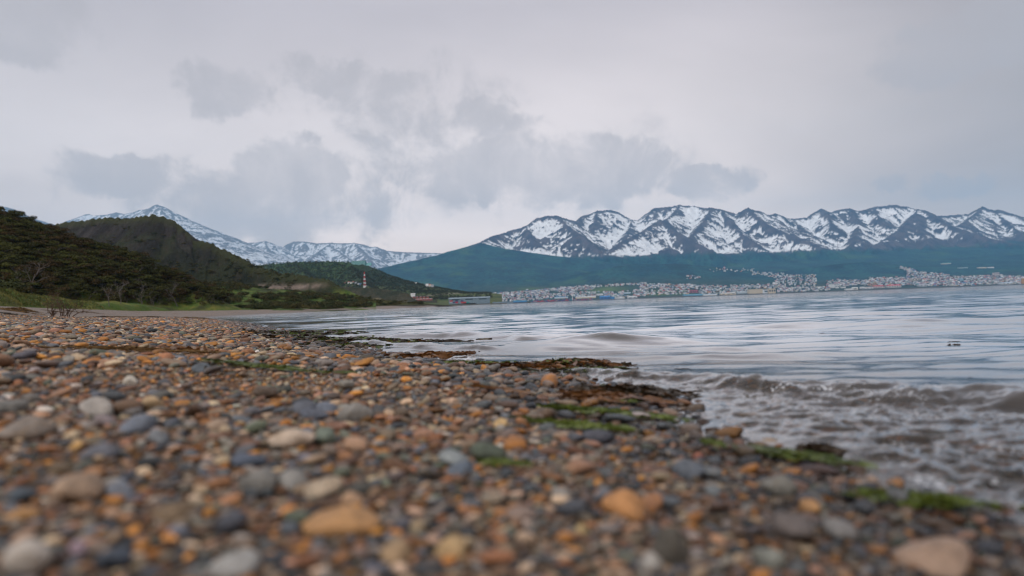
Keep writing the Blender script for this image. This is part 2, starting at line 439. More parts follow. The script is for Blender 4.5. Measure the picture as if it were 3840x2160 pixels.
# ---- dark bluff with a sandy cut face beyond the headland
L_bluff = [P([(1180, 1062, 900), (1240, 1066, 900), (1295, 1074, 900), (1370, 1077, 890), (1420, 1081, 885), (1463, 1087, 880), (1500, 1091, 872), (1530, 1101, 865), (1549, 1117, 860), (1562, 1132, 856)])]
def fall_bluff(d): return 22 * (1 - np.exp(-d / 22.0)) + .04 * d
base_low = lambda X, Y: np.full(X.shape, 1.0)
disp_bluff = lambda X, Y, Z, t, d: ss(Z, 2, 8) * (3 * fbm(X / 40, Y / 40, 71, 4) * ss(d, 3, 20) + .8 * fbm(X / 8, Y / 8, 72, 3))
def col_bluff(X, Y, Z, t, d):
    n = fbm(X / 14, Y / 14, 73, 4)
    c = mixc((.03, .035, .02), (.055, .05, .03), ss(n, -.3, .3))
    sx_ = X / Y
    cut = ss(d, 17, 24) * ss(sx_, -.268, -.25) * (1 - ss(sx_, -.163, -.15)) * (1 - ss(Z, 13, 17)) 
    c = mixc(c, mixc((.24, .20, .13), (.17, .15, .09), ss(fbm(t / 9, d / 20, 74, 3), -.2, .3)), cut)
    return c
mat_bluff = terrain_mat('dark_bluff_scrub', .2, 1.0, 1.0, 2.0, s2=.9)
hill('dark_bluff', L_bluff, fall_bluff, (-.33, -.11), (790, 1000), (110, 300), base_low, disp_bluff, col_bluff, mat_bluff, 1.0, 1.3)

# ---- green wooded hill that carries the glass hotel, with its long toe
L_green = [P([(700, 1030, 2100), (860, 1005, 2100), (960, 995, 2080), (1016, 989, 2060), (1109, 982, 2040), (1184, 980, 2020), (1258, 980, 2000), (1314, 984, 1980), (1340, 988, 1970), (1370, 992, 1960), (1407, 1006, 1950), (1430, 1024, 1930),
              (1463, 1042, 1900), (1519, 1065, 1880), (1594, 1079, 1860), (1650, 1087, 1850), (1705, 1098, 1840), (1743, 1106, 1830), (1790, 1125, 1820), (1820, 1146, 1800)]),
           P([(1314, 985, 1980), (1330, 1030, 1800), (1380, 1070, 1600)]),
           P([(1100, 985, 2040), (1150, 1030, 1800), (1230, 1065, 1500)])]
def fall_green(d): return 70 * (1 - np.exp(-d / 130.0)) + .10 * d
base_green = lambda X, Y: 2.2 * (1 - ss(X / Y, -.20, -.15)) + 34 * ss(Y, 1150, 1900) * (1 - ss(X / Y, -.22, -.09))
disp_green = lambda X, Y, Z, t, d: ss(Z, 3, 30) * (9 * fbm(X / 180, Y / 180, 81, 4) * ss(d, 5, 90) + 2.8 * fbm(X / 16, Y / 16, 82, 3) * (.3 + .7 * ss(Z, 40, 60)) + 1.2 * fbm(X / 6, Y / 6, 83, 2))
F_green = Field(L_green, fall_green, base_green, disp_green, 3.0)
def col_green(X, Y, Z, t, d):
    n = fbm(X / 120, Y / 120, 84, 4); g = fbm(X / 22, Y / 22, 85, 3)
    c = mixc((.03, .055, .018), (.05, .078, .025), ss(g, -.3, .3))
    c = mixc(c, (.10, .12, .035), ss(n - (Z - 60) / 90, -.1, .45) * .75)
    c = mixc(c, (.16, .14, .06), ss(g, .12, .45) * (1 - ss(Z, 50, 90)) * .6)
    c = mixc(c, (.03, .045, .022), ss(X / Y, -.24, -.215) * ss(Z, 50, 62))
    road = np.exp(-((Z - 17 - 16 * ss(X / Y, -.2, -.06)) / 1.6) ** 2) * ss(X / Y, -.16, -.14)
    c = mixc(c, (.26, .22, .17), np.clip(road, 0, 1) * .8)
    return c
mat_green = terrain_mat('mixed_woodland_far', .06, 1.1, 1.0, 6.0, s2=.28)
green_hill = hill('green_hill', L_green, fall_green, (-.50, -.015), (1150, 2300), (220, 620), base_green, disp_green, col_green, mat_green, 3.0, 1.6)

# ---- far land: town plain, forest slopes and the snowy range (one heightfield)
SKY_R = [(1600, 1010, 7700), (1799, 911, 9000), (1850, 884, 9500), (1916, 863, 9800), (1975, 847, 9900), (2017, 816, 10000), (2064, 807, 10000), (2087, 809, 10000), (2134, 824, 10200), (2161, 828, 10300), (2180, 813, 10500), (2208, 805, 10700), (2239, 791, 10800), (2289, 786, 10900), (2312, 793, 10900),
         (2336, 812, 10900), (2374, 828, 10900), (2390, 826, 10900), (2421, 801, 10900), (2452, 780, 10900), (2499, 776, 10900), (2549, 769, 10900), (2607, 772, 10900), (2642, 781, 10700), (2669, 778, 10500), (2704, 785, 10500), (2763, 801, 10500), (2790, 786, 10400), (2806, 779, 10400), (2824, 789, 10400),
         (2852, 791, 10500), (2881, 807, 10600), (2905, 799, 10800), (2921, 806, 10900), (2970, 821, 11000), (3018, 815, 11000), (3030, 817, 11000), (3050, 807, 11000), (3081, 784, 11000), (3107, 795, 11000), (3155, 783, 11000), (3184, 782, 11000), (3220, 791, 11000), (3280, 775, 11000), (3353, 767, 11000),
         (3377, 773, 11000), (3402, 773, 11000), (3430, 787, 10900), (3446, 783, 10800), (3466, 791, 10700), (3502, 809, 10800), (3547, 809, 11000), (3567, 806, 11100), (3632, 801, 11100), (3660, 787, 11000), (3688, 775, 11000), (3724, 787, 11000), (3749, 785, 10900), (3789, 801, 10800), (3840, 817, 10800), (3950, 840, 10700), (4100, 830, 10700)]
SPURS = [
 [(2087, 809, 10000), (2130, 845, 9500), (2170, 880, 9100), (2215, 915, 8800), (2240, 935, 8600)],
 [(1975, 847, 9900), (1990, 880, 9400), (2020, 915, 9000)],
 [(2239, 791, 10800), (2235, 830, 10300), (2215, 862, 10000)],
 [(2475, 826, 9700), (2430, 850, 9400), (2380, 880, 9100), (2320, 915, 8800), (2290, 938, 8600)],
 [(2475, 826, 9700), (2530, 865, 9300), (2600, 905, 8900), (2660, 935, 8600)],
 [(2549, 769, 10900), (2530, 800, 10500), (2500, 822, 10000), (2475, 826, 9700)],
 [(2669, 778, 10500), (2640, 830, 9900), (2600, 875, 9400), (2580, 905, 9100)],
 [(2704, 785, 10500), (2740, 830, 10000), (2790, 880, 9400), (2850, 925, 8900)],
 [(2806, 779, 10400), (2850, 825, 9900), (2930, 868, 9400), (3020, 905, 9000), (3120, 935, 8700)],
 [(2970, 821, 11000), (3010, 860, 10300), (3070, 895, 9700)],
 [(3081, 784, 11000), (3110, 820, 10500), (3125, 850, 10100)],
 [(3184, 782, 11000), (3220, 830, 10400), (3210, 880, 9700), (3180, 925, 9200)],
 [(3280, 775, 11000), (3300, 810, 10500), (3320, 840, 10100)],
 [(3446, 783, 10800), (3400, 835, 10100), (3330, 890, 9500), (3260, 930, 9000)],
 [(3466, 791, 10700), (3540, 832, 10000), (3640, 870, 9500), (3760, 905, 9100), (3850, 920, 8900)],
 [(3440, 800, 10500), (3450, 860, 9800), (3470, 915, 9200)],
 [(3688, 775, 11000), (3640, 815, 10500), (3600, 840, 10100)],
 [(3724, 787, 11000), (3790, 850, 10200), (3850, 890, 9700)],
 [(2374, 828, 10900), (2360, 860, 10100), (2350, 880, 9600)]]
FHILLS = [
 [(1799, 911, 9000), (1705, 937, 8500), (1612, 963, 8000), (1556, 978, 7700), (1463, 1000, 7400), (1422, 1019, 7200), (1330, 1060, 6900), (1250, 1100, 6700)],
 [(1930, 1085, 6000), (1990, 1070, 6100), (2080, 1048, 6200), (2188, 1025, 6300), (2305, 998, 6400), (2382, 991, 6450), (2526, 988, 6500), (2615, 996, 6500), (2712, 1002, 6500), (2800, 1012, 6500), (2950, 1040, 6400)],
 [(2850, 1030, 7000), (3002, 1006, 6900), (3123, 992, 6900), (3264, 982, 6900), (3325, 986, 6900), (3406, 994, 6800), (3480, 1018, 6500), (3510, 1040, 6200)],
 [(3480, 990, 8000), (3560, 985, 8000), (3648, 964, 8000), (3750, 960, 8000), (3840, 955, 8000), (4000, 950, 8000)]]
RL = [P(SKY_R)] + [P(x) for x in SPURS]
def town_z(X, Y):
    s = X / Y
    sl = np.interp(s, [-.25, -.1, 0, .2, .4, .6, .8], [.035, .045, .05, .06, .07, .075, .075])
    return 1.5 + np.maximum(Y - 4480, 0) * sl
def far_base(X, Y):
    s = X / Y
    b = np.minimum(town_z(X, Y), town_z(X, 6000 + 0 * Y)) + np.maximum(Y - 6000, 0) * .105 + np.maximum(Y - 8300, 0) * .08
    return b * ss(s, -.26, -.06) * 1.0 + 1.5
def far_h(X, Y):
    fall_r = lambda d: np.where(d < 500, .72 * d, 360 + .46 * (d - 500))
    wx = 45 * fbm(X / 600, Y / 600, 191, 3); wy = 60 * fbm(X / 600, Y / 600, 192, 3)
    Z1, t, d = ridge_eval(X + wx, Y + wy, RL, fall_r, 14.0, True)
    Z2 = ridge_eval(X, Y, [P(x) for x in FHILLS], lambda d: .17 * d + 60 * (1 - np.exp(-d / 400.0)) , 12.0)
    b = far_base(X, Y)
    g = np.maximum(Z2, b); g = g + 12 * np.log1p(np.exp(-np.abs(Z2 - b) / 12))
    g = g + ss(g, 40, 200) * (14 * fbm(X / 420, Y / 420, 91, 4)) + ss(g, 60, 120) * 3 * fbm(X / 60, Y / 60, 92, 2)
    gul = ridged(t / 210 + .25 * fbm(X / 300, Y / 300, 95, 2), d / 1300, 93, 4)
    Z1 = Z1 + ss(d, 10, 220) * (58 * (gul - .45) + 62 * fbm(X / 300, Y / 300, 94, 6, .55)) + (15 + 6 * ss(d, 0, 60)) * ridged(X / 95, Y / 95, 96, 4) - 8
    Z = np.maximum(Z1, g)
    return Z, t, d, Z1 - g, gul
def build_far():
    ny, nx = 330, 1150
    y = np.concatenate([np.linspace(4430, 6200, 60), np.linspace(6230, 8000, 60), np.linspace(8010, 11150, ny - 130), np.linspace(11200, 11900, 10)])
    s = np.linspace(-.30, .84, nx)
    Y, S = np.meshgrid(y, s, indexing='ij'); X = S * Y
    Z, t, d, over, gul = far_h(X, Y)
    Z = np.where(Y < 4480, np.minimum(Z, -2 + (Y - 4430) * .07), Z)
    # hollows hold snow: compare with a blurred surface
    zb = Z.copy()
    for _ in range(14):
        zb[1:-1, 1:-1] = (zb[1:-1, 1:-1] + zb[:-2, 1:-1] + zb[2:, 1:-1] + zb[1:-1, :-2] + zb[1:-1, 2:]) / 5
    hollow = np.clip((zb - Z) / 9.0, -1.5, 1.5)
    zb2 = Z.copy()
    for _ in range(90):
        zb2[1:-1, 1:-1] = (zb2[1:-1, 1:-1] + zb2[:-2, 1:-1] + zb2[2:, 1:-1] + zb2[1:-1, :-2] + zb2[1:-1, 2:]) / 5
    hollow2 = np.clip((zb2 - Z) / 30.0, -1.5, 1.5)
    n = fbm(X / 330, Y / 330, 101, 5, .6); n2 = fbm(X / 90, Y / 90, 102, 4, .6)
    streak = fbm(t / 75, d / 700, 103, 4, .6)
    TL = 548 + 75 * fbm(X / 300, Y / 300, 104, 5, .6) + 120 * ss(X / Y, .55, .75) * 0
    n0 = fbm(X / 620, Y / 620, 109, 3)
    f = .45 * hollow + .55 * hollow2 + 1.5 * n0 + 1.0 * n + .75 * n2 + .9 * streak + .30 * ss(Z, 700, 1150) - .85 * np.exp(-d / 80) * (.25 + 1.3 * ss(fbm(X / 380, Y / 380, 141, 3), -.35, .3)) + .0
    fringe = np.exp(-((Z - TL - 45) / 42) ** 2)
    f = f + .34 * fringe - .25 * ss(X / Y, .5, .58) * (1 - ss(Z, 750, 900))
    snow = ss(f, .02, .14) * ss(Z, TL + 4 + 120 * ss(X / Y, .47, .58), TL + 22 + 130 * ss(X / Y, .47, .58)) * ss(over, -20, 0)
    rk = mixc((.055, .056, .085), (.115, .100, .118), ss(fbm(X / 180, Y / 180, 105, 4), -.4, .4))
    rk = mixc(rk, (.04, .04, .055), ss(-streak, -.05, .5) * .7)
    gr = fbm(X / 260, Y / 500, 106, 4); g2 = fbm(X / 45, Y / 60, 107, 3, .6)
    fo = mixc((.008, .048, .070), (.020, .088, .088), ss(gr, -.35, .35))  # blue of the distant haze is painted into these forest tones
    fo = mixc(fo, (.006, .024, .034), ss(g2, -.05, .35) * .8)
    fo = mixc(fo, (.040, .105, .060), ss(fbm(X / 420, Y / 700, 131, 5, .6), .12, .4) * .8)
    fo = mixc(fo, (.005, .020, .030), ss(fbm(X / 240, Y / 520, 132, 5, .6) - .25 * hollow2, .1, .45) * .75)
    c = mixc(fo, rk, ss(Z + 45 * g2, TL - 45, TL + 40) * ss(over, -20, 0))
    c = mixc(c, (.82, .84, .86), snow)
    # town ground: streets, gravel and green lots
    tn = (1 - ss(Y, 5500, 6050)) * ss(S, -.09, -.03)
    lots = fbm(X / 90, Y / 160, 108, 4)
    c = mixc(c, mixc((.022, .045, .032), (.055, .065, .050), ss(lots, -.2, .3)), tn * .75)
    green = np.exp(-(((S - .225) / .035) ** 2 + ((Y - 4950) / 220) ** 2)) + .8 * np.exp(-(((S - .135) / .03) ** 2 + ((Y - 5350) / 160) ** 2)) + .6 * np.exp(-(((S - .03) / .02) ** 2 + ((Y - 5500) / 160) ** 2))
    c = mixc(c, (.13, .19, .03), np.clip(green, 0, 1) * .9)
    c = mixc(c, (.10, .09, .08), 1 - ss(Y, 4500, 4560))
    V = np.stack([X, Y, Z], -1).reshape(-1, 3)
    fc = grid_faces(len(y), nx, (Z > 0.6) )
    V, fc, c = compact(V, fc, c.reshape(-1, 3))
    mt = terrain_mat('mountain_side', .012, .8, .9, 14.0, s2=.06)
    tag(mesh_obj('mountain_range', V, fc, mt, colors=c), kind='structure')
build_far()

# ---- cloudier range far up the valley on the left
SKY_L = [(-300, 800, 13500), (-100, 785, 13500), (0, 776, 13500), (22, 774, 13500), (48, 781, 13500), (75, 794, 13500), (123, 817, 13500), (168, 830, 13500), (230, 850, 13500), (290, 868, 13700)]
SKY_L2 = [(290, 868, 14200), (313, 819, 14500), (317, 804, 14500), (332, 801, 14500), (350, 808, 14500), (376, 806, 14500), (402, 804, 14500), (436, 795, 14500), (462, 801, 14500), (503, 795, 14500), (522, 786, 14300), (552, 784, 14200), (589, 767, 14000), (611, 773, 13900), (634, 789, 13900), (663, 801, 13900),
          (708, 823, 13900), (757, 845, 13900), (820, 871, 13800), (876, 894, 13700), (940, 925, 13600), (1010, 960, 13400), (1080, 985, 13200)]
SKY_L3 = [(860, 900, 15300), (876, 894, 15300), (913, 909, 15300), (960, 909, 15300), (994, 903, 15200), (1016, 909, 15100), (1035, 924, 15000), (1072, 943, 14900), (1128, 967, 14700)]
SKY_L4 = [(1100, 905, 15600), (1143, 905, 15600), (1191, 912, 15600), (1243, 910, 15600), (1277, 912, 15600), (1329, 911, 15600), (1363, 916, 15600), (1389, 925, 15600), (1415, 925, 15600), (1445, 939, 15600), (1500, 944, 15600), (1556, 946, 15600), (1631, 948, 15600), (1750, 955, 15600)]
SP_L = [[(589, 767, 14000), (640, 830, 13200), (700, 880, 12600)], [(663, 801, 13900), (700, 860, 13200)], [(820, 871, 13800), (900, 930, 13000), (960, 975, 12500)], [(994, 903, 15200), (1010, 950, 14400), (1050, 985, 13900)],
        [(1243, 910, 15600), (1200, 940, 14800), (1160, 970, 14000)], [(1329, 911, 15600), (1380, 960, 14600), (1400, 1000, 14000)], [(1243, 925, 15200), (1320, 975, 14300)]]
def build_left_range():
    ny, nx = 200, 760
    y = np.linspace(11800, 16000, ny); s = np.linspace(-.90, -.045, nx)
    Y, S = np.meshgrid(y, s, indexing='ij'); X = S * Y
    lines = [P(x) for x in [SKY_L, SKY_L2, SKY_L3, SKY_L4] + SP_L]
    Z, t, d = ridge_eval(X, Y, lines, lambda d: np.where(d < 500, .62 * d, 310 + .42 * (d - 500)), 14.0, True)
    gul = ridged(t / 260, d / 1300, 113, 4)
    Z = Z + ss(d, 10, 240) * (60 * (gul - .45) + 45 * fbm(X / 300, Y / 300, 114, 5)) + (6 + 8 * ss(d, 0, 60)) * ridged(X / 80, Y / 80, 116, 3) - 8
    Z = np.maximum(Z, 60)
    zb = Z.copy()
    for _ in range(16):
        zb[1:-1, 1:-1] = (zb[1:-1, 1:-1] + zb[:-2, 1:-1] + zb[2:, 1:-1] + zb[1:-1, :-2] + zb[1:-1, 2:]) / 5
    hollow = np.clip((zb - Z) / 12.0, -1.5, 1.5)
    f = .6 * hollow + .9 * fbm(X / 350, Y / 350, 121, 5, .6) + .5 * fbm(X / 100, Y / 100, 122, 4) + .8 * fbm(t / 85, d / 800, 123, 4) + .12 - .7 * ss(-S, .66, .72)
    snow = ss(f, 0, .16) * ss(Z, 420, 480)
    rk = mixc((.15, .14, .15), (.22, .20, .20), ss(fbm(X / 180, Y / 180, 125, 4), -.4, .4))
    rk = mixc((.05, .08, .05), rk, ss(Z, 380, 520))
    c = mixc(rk, (.76, .79, .82), snow)
    fc = grid_faces(ny, nx, Z > 61)
    V, fc, c = compact(np.stack([X, Y, Z], -1).reshape(-1, 3), fc, c.reshape(-1, 3))
    mt = terrain_mat('distant_mountain_side', .012, .7, .9, 14.0, s2=.06)
    tag(mesh_obj('snowy_mountains', V, fc, mt, colors=c), kind='structure')
build_left_range()

# ================================================================== WATER
CREST1 = np.array([(-.35, 3.55), (0, 3.15), (.35, 2.75), (.68, 2.35), (1.02, 1.95), (1.22, 1.72), (1.6, 1.35), (2.2, .9)])
CREST2 = np.array([(-2.2, 7.8), (-1.75, 7.1), (-1.0, 6.7), (-.1, 6.0), (.5, 5.0), (1.2, 4.3)])
CREST3 = np.array([(-1.5, 6.1), (-.9, 5.2), (-.3, 4.6), (.1, 4.4)])
def poly_sd(X, Y, L):
    bd = np.full(X.shape, 1e9); sg = np.zeros(X.shape); tt = np.zeros(X.shape); acc = 0; n = len(L)
    tot = sum(np.hypot(*(b - a)) for a, b in zip(L[:-1], L[1:]))
    for a, b in zip(L[:-1], L[1:]):
        e = b - a; ln = np.hypot(*e)
        t = np.clip(((X - a[0]) * e[0] + (Y - a[1]) * e[1]) / ln ** 2, 0, 1)
        d = np.hypot(X - a[0] - t * e[0], Y - a[1] - t * e[1])
        cr = e[0] * (Y - a[1]) - e[1] * (X - a[0])
        w_ = d < bd
        bd = np.where(w_, d, bd); sg = np.where(w_, np.sign(cr), sg); tt = np.where(w_, (acc + t * ln) / tot, tt); acc += ln
    return bd * sg, tt         # positive = seaward / far side for these left-to-right lines
def crest(X, Y, L, amp, wf, wb, wob=.08):
    X2 = X + wob * gn(X * 3, Y * 3, 200); Y2 = Y + wob * gn(X * 3, Y * 3, 201)
    d, t = poly_sd(X2, Y2, L)
    prof = np.where(d < 0, np.exp(-(d / wf) ** 2), np.exp(-(d / wb) ** 2))
    return amp * prof * ss(t, 0.0, .15) * (1 - ss(t, .85, 1.0)) * (.75 + .5 * gn(t * 9, 0 * t, 203)), d
def waves(X, Y, s):
    w = -s
    dy = .012 * Y
    r = np.random.default_rng(3)
    out = np.zeros(X.shape); ch = 0
    # a few trains running to the shore, short-crested
    for i in range(34):
        lam = .16 * 1.13 ** i
        th = math.radians(-98 + r.normal(0, 22))
        kx, ky = math.cos(th) * 2 * math.pi / lam, math.sin(th) * 2 * math.pi / lam
        att = ss(lam / np.maximum(dy, 1e-4), 2.2, 5)
        a = .0050 * lam * np.exp(-(lam / 3.2) ** 1.5) * 1.25
        ph = r.uniform(0, 6.28); mod = np.maximum(.12, .25 + 1.9 * gn(X / lam * .28 + i * 7.1, Y / lam * .28, 300 + i))
        sn = np.sin(kx * X + ky * Y + ph + 1.4 * gn(X / lam * .22, Y / lam * .22, 340 + i))
        out += a * mod * att * (np.abs(sn) ** 1 * np.sign(sn) + .35 * (sn * sn - .5))
    shoal = ss(w, .0, 1.2)
    out *= .35 + .65 * shoal
    # rough swash between the breaker and the beach
    d1, _ = poly_sd(X, Y, CREST1)
    sw = ss(w, .0, .12) * (1 - ss(d1, -.05, .25)) * (1 - ss(Y, 3.6, 4.6))
    pool = np.exp(-(((X - .44) / .13) ** 2 + ((Y - 1.95) / .26) ** 2))
    sw = sw * (1 - .95 * np.clip(pool * 1.4, 0, 1))
    turb = .011 * fbm(X * 7, Y * 8, 401, 4, .6) + .008 * fbm(X * 17, Y * 20, 421, 3, .6) + .010 * ridged(X * 8 + gn(X * 4, Y * 4, 403), Y * 12, 402, 3) - .003
    out += sw * turb
    c1, _ = crest(X, Y, CREST1, .034, .07, .16, .16)
    c2, _ = crest(X, Y, CREST2, .048, .14, .55, .12)
    c3, _ = crest(X, Y, CREST3, .030, .08, .22, .12)
    rip = ss(fbm(X * 3.2, Y * 7, 405, 3), -.4, .5)
    out += (c1 * (.65 + .6 * rip) + c2 * (.8 + .3 * rip) + c3 * (.6 + .6 * rip)) + .012 * (c1 / .05 + c3 / .03) * fbm(X * 9, Y * 11, 406, 3)
    # small lapping ridges at the edge further up the bay
    edge = np.exp(-((w - .22 - .08 * gn(X * .8, Y * .8, 407)) / .07) ** 2) * ss(Y, 3.8, 5) 
    out += .018 * edge * (.5 + gn(X * 1.2, Y * 1.2, 408))
    out *= ss(w, -.25, .12)
    foam = sw * .5 * ss(fbm(X * 11, Y * 12, 410, 4, .65), .02, .4) + .6 * (c1 / .04) * ss(fbm(X * 16, Y * 18, 411, 3), .0, .4) + .7 * (c3 / .03) * ss(fbm(X * 14, Y * 14, 412, 3), .15, .5)
    fl = np.exp(-(((X + .42) / .38) ** 2 + ((Y - 4.05) / .42) ** 2))
    foam += 1.3 * fl * ss(fbm(X * 13, Y * 12, 413, 4, .7), -.12, .3)
    foam += .5 * np.exp(-((w - .05) / .05) ** 2) * ss(fbm(X * 10, Y * 10, 414, 3), .1, .4) * (1 - ss(Y, 8, 14))
    return out, np.clip(foam, 0, 1)
def build_water():
    ny, nx = 760, 620
    y = np.concatenate([np.geomspace(.30, 60, ny - 90), np.geomspace(60.8, 4600, 90)])
    s = np.concatenate([np.linspace(-.62, .90, nx)])
    Y, S = np.meshgrid(y, s, indexing='ij'); X = S * Y
    sh = shore_s(X, Y)
    z, foam = waves(X, Y, sh)
    Z = z
    bz = beach_z(X, Y, sh)
    depth = np.maximum(Z - bz, 0)
    keep = (Z > bz - .02)
    V = np.stack([X, Y, Z], -1).reshape(-1, 3)
    f = grid_faces(len(y), nx, keep)
    V, f, fm, dp = compact(V, f, foam.ravel(), depth.ravel())
    mt, t, bs = new_mat('sea_water')
    t.n.remove(bs)
    out = t.n['Material Output']
    pos = t.add('ShaderNodeNewGeometry').outputs['Position']
    far = t.mr(t.vmath('LENGTH', pos), 3, 40, 0, 1)
    mp = t.add('ShaderNodeMapping'); t.l.new(pos, mp.inputs['Vector']); mp.inputs['Scale'].default_value = (1, 1.9, 1)
    n1 = t.noise(mp.outputs[0], 9, 4, .6); n2 = t.noise(mp.outputs[0], 2.2, 3, .55); n3 = t.noise(mp.outputs[0], .8, 4, .6)
    nb = bump(t, n1, .14, .008, None)
    nb = bump(t, n2, t.math('MULTIPLY', far, .22), .05, None, nb)
    nb = bump(t, n3, t.math('MULTIPLY', t.mr(t.vmath('LENGTH', pos), 15, 80, 0, 1), .5), .35, None, nb)
    fr = t.add('ShaderNodeFresnel', i_IOR=1.36); t.l.new(nb, fr.inputs['Normal'])
    gl = t.add('ShaderNodeBsdfGlossy', i_Roughness=.045); gl.inputs['Color'].default_value = (1, 1, 1, 1); t.l.new(nb, gl.inputs['Normal'])
    tr = t.add('ShaderNodeBsdfTransparent'); tr.inputs['Color'].default_value = (.86, .83, .76, 1)
    df = t.add('ShaderNodeBsdfDiffuse'); df.inputs['Color'].default_value = (.075, .070, .062, 1)
    dpc = t.add('ShaderNodeAttribute', attribute_name='depth').outputs['Fac']
    t.l.new(t.mix(t.mr(dpc, .05, .35, 0, 1), (.115, .102, .095), (.060, .061, .060)), df.inputs['Color'])
    dpa = t.add('ShaderNodeAttribute', attribute_name='depth').outputs['Fac']
    ms = t.add('ShaderNodeMixShader'); t.l.new(t.mr(dpa, .0, .16, 0, 1, False), ms.inputs[0]); t.l.new(tr.outputs[0], ms.inputs[1]); t.l.new(df.outputs[0], ms.inputs[2])
    ms2 = t.add('ShaderNodeMixShader'); dpf = t.add('ShaderNodeAttribute', attribute_name='depth').outputs['Fac']
    t.l.new(t.math('MULTIPLY', t.mr(fr.outputs[0], .02, .40, .02, .97), t.mr(dpf, .04, .24, .62, 1)), ms2.inputs[0]); t.l.new(ms.outputs[0], ms2.inputs[1]); t.l.new(gl.outputs[0], ms2.inputs[2])
    fo = t.add('ShaderNodeBsdfDiffuse'); fo.inputs['Color'].default_value = (.72, .73, .76, 1)
    fa = t.add('ShaderNodeAttribute', attribute_name='foam').outputs['Fac']
    bub = t.noise(pos, 95, 4, .75)
    ff = t.math('MULTIPLY', t.mr(t.math('ADD', fa, t.math('MULTIPLY', t.math('SUBTRACT', bub, .5), 2.6)), .42, .95, 0, 1), .85)
    ms3 = t.add('ShaderNodeMixShader'); t.l.new(ff, ms3.inputs[0]); t.l.new(ms2.outputs[0], ms3.inputs[1]); t.l.new(fo.outputs[0], ms3.inputs[2])
    t.l.new(ms3.outputs[0], out.inputs['Surface'])
    tag(mesh_obj('water', V, f, mt, attrs={'foam': fm, 'depth': dp}), kind='structure')
build_water()

# ---- the damp air between here and the mountains
def build_haze():
    mt = bpy.data.materials.new('damp_air'); mt.use_nodes = True
    t = NT(mt.node_tree); t.n.remove(t.n['Principled BSDF'])
    pv = t.add('ShaderNodeVolumePrincipled'); pv.inputs['Color'].default_value = (.27, .62, 1.0, 1)
    pv.inputs['Density'].default_value = 4.2e-5; pv.inputs['Anisotropy'].default_value = 0.0
    t.l.new(pv.outputs[0], t.n['Material Output'].inputs['Volume'])
    x0, x1, y0, y1, z0, z1 = -17000, 17000, -4000, 17000, -16, 2300
    v = [(x, y_, z) for z in (z0, z1) for y_ in (y0, y1) for x in (x0, x1)]
    f = [(0, 2, 3, 1), (4, 5, 7, 6), (0, 1, 5, 4), (2, 6, 7, 3), (0, 4, 6, 2), (1, 3, 7, 5)]
    tag(mesh_obj('haze', v, f, mt, smooth=False), kind='stuff')
build_haze()
# ================================================================== LABELS: say which one
ORD = ['', 'second ', 'third ', 'fourth ', 'fifth ', 'sixth ', 'seventh ', 'eighth ', 'ninth ', 'tenth ', 'eleventh ', 'twelfth ', 'thirteenth ', 'fourteenth ', 'fifteenth ']
LANDMARKS = {}
def name_them(items, marks, vert=('behind', 'in front of'), aspect=1.0):
    """items: list of dict(o, desc, u, v); marks: list of (phrase, u, v). The description, a bearing from the nearest landmark and a rank make each label unique."""
    marks = [(' '.join(m_[0].split()[:6]), m_[1], m_[2]) for m_ in marks]
    rows = {}
    for it in items:
        d = [math.hypot(it['u'] - m_[1], (it['v'] - m_[2]) * aspect) for m_ in marks]
        k = int(np.argmin(d)); m_ = marks[k]
        du, dv = it['u'] - m_[1], (it['v'] - m_[2]) * aspect
        rel = ('right of' if du > 0 else 'left of') if abs(du) > abs(dv) else (vert[0] if dv < 0 else vert[1])
        rows.setdefault((it['desc'], rel, m_[0]), []).append((d[k], it))
    for (desc, rel, mk), lst in rows.items():
        lst.sort(key=lambda x: x[0])
        for r, (dd, it) in enumerate(lst):
            lab = f"{desc} {rel} the {mk}" if len(lst) == 1 else f"{ORD[min(r, 14)] if r else 'nearest '}{desc} {rel} the {mk}"
            it['o']['label'] = lab

# ================================================================== PEBBLES
def stone_mesh(name, seed, ang, sub=3):
    import bmesh
    r = np.random.default_rng(seed)
    bm = bmesh.new(); bmesh.ops.create_icosphere(bm, subdivisions=sub, radius=1)
    co = np.array([v.co[:] for v in bm.verts])
    n = co / np.linalg.norm(co, axis=1, keepdims=True)
    rad = np.ones(len(n))
    if ang > 0:       # planes cut facets into the stone, softened
        K = 13; pn = r.normal(size=(K, 3)); pn /= np.linalg.norm(pn, axis=1, keepdims=True); pd = r.uniform(.60, .92, K)
        q = n @ pn.T; lim = np.where(q > .05, pd / np.maximum(q, .05), 9)
        soft = -np.log(np.exp(-lim * 9).sum(1) + np.exp(-9 * 1.02)) / 9
        rad = (1 - ang) * 1 + ang * soft
    ph = r.uniform(0, 6.28, 9)
    rad = rad * (1 + .05 * np.sin(2.1 * n[:, 0] + ph[0]) + .05 * np.sin(2.7 * n[:, 1] + ph[1]) + .03 * np.sin(4 * n[:, 2] + 3 * n[:, 0] + ph[2]) + .015 * np.sin(8 * n[:, 0] + 5 * n[:, 1] + ph[3]))
    p = n * rad[:, None] * np.array([1, r.uniform(.62, .9), r.uniform(.36, .60)])
    for v, c in zip(bm.verts, p): v.co = c
    for f in bm.faces: f.smooth = True
    me = bpy.data.meshes.new(name); bm.to_mesh(me); bm.free()
    return me
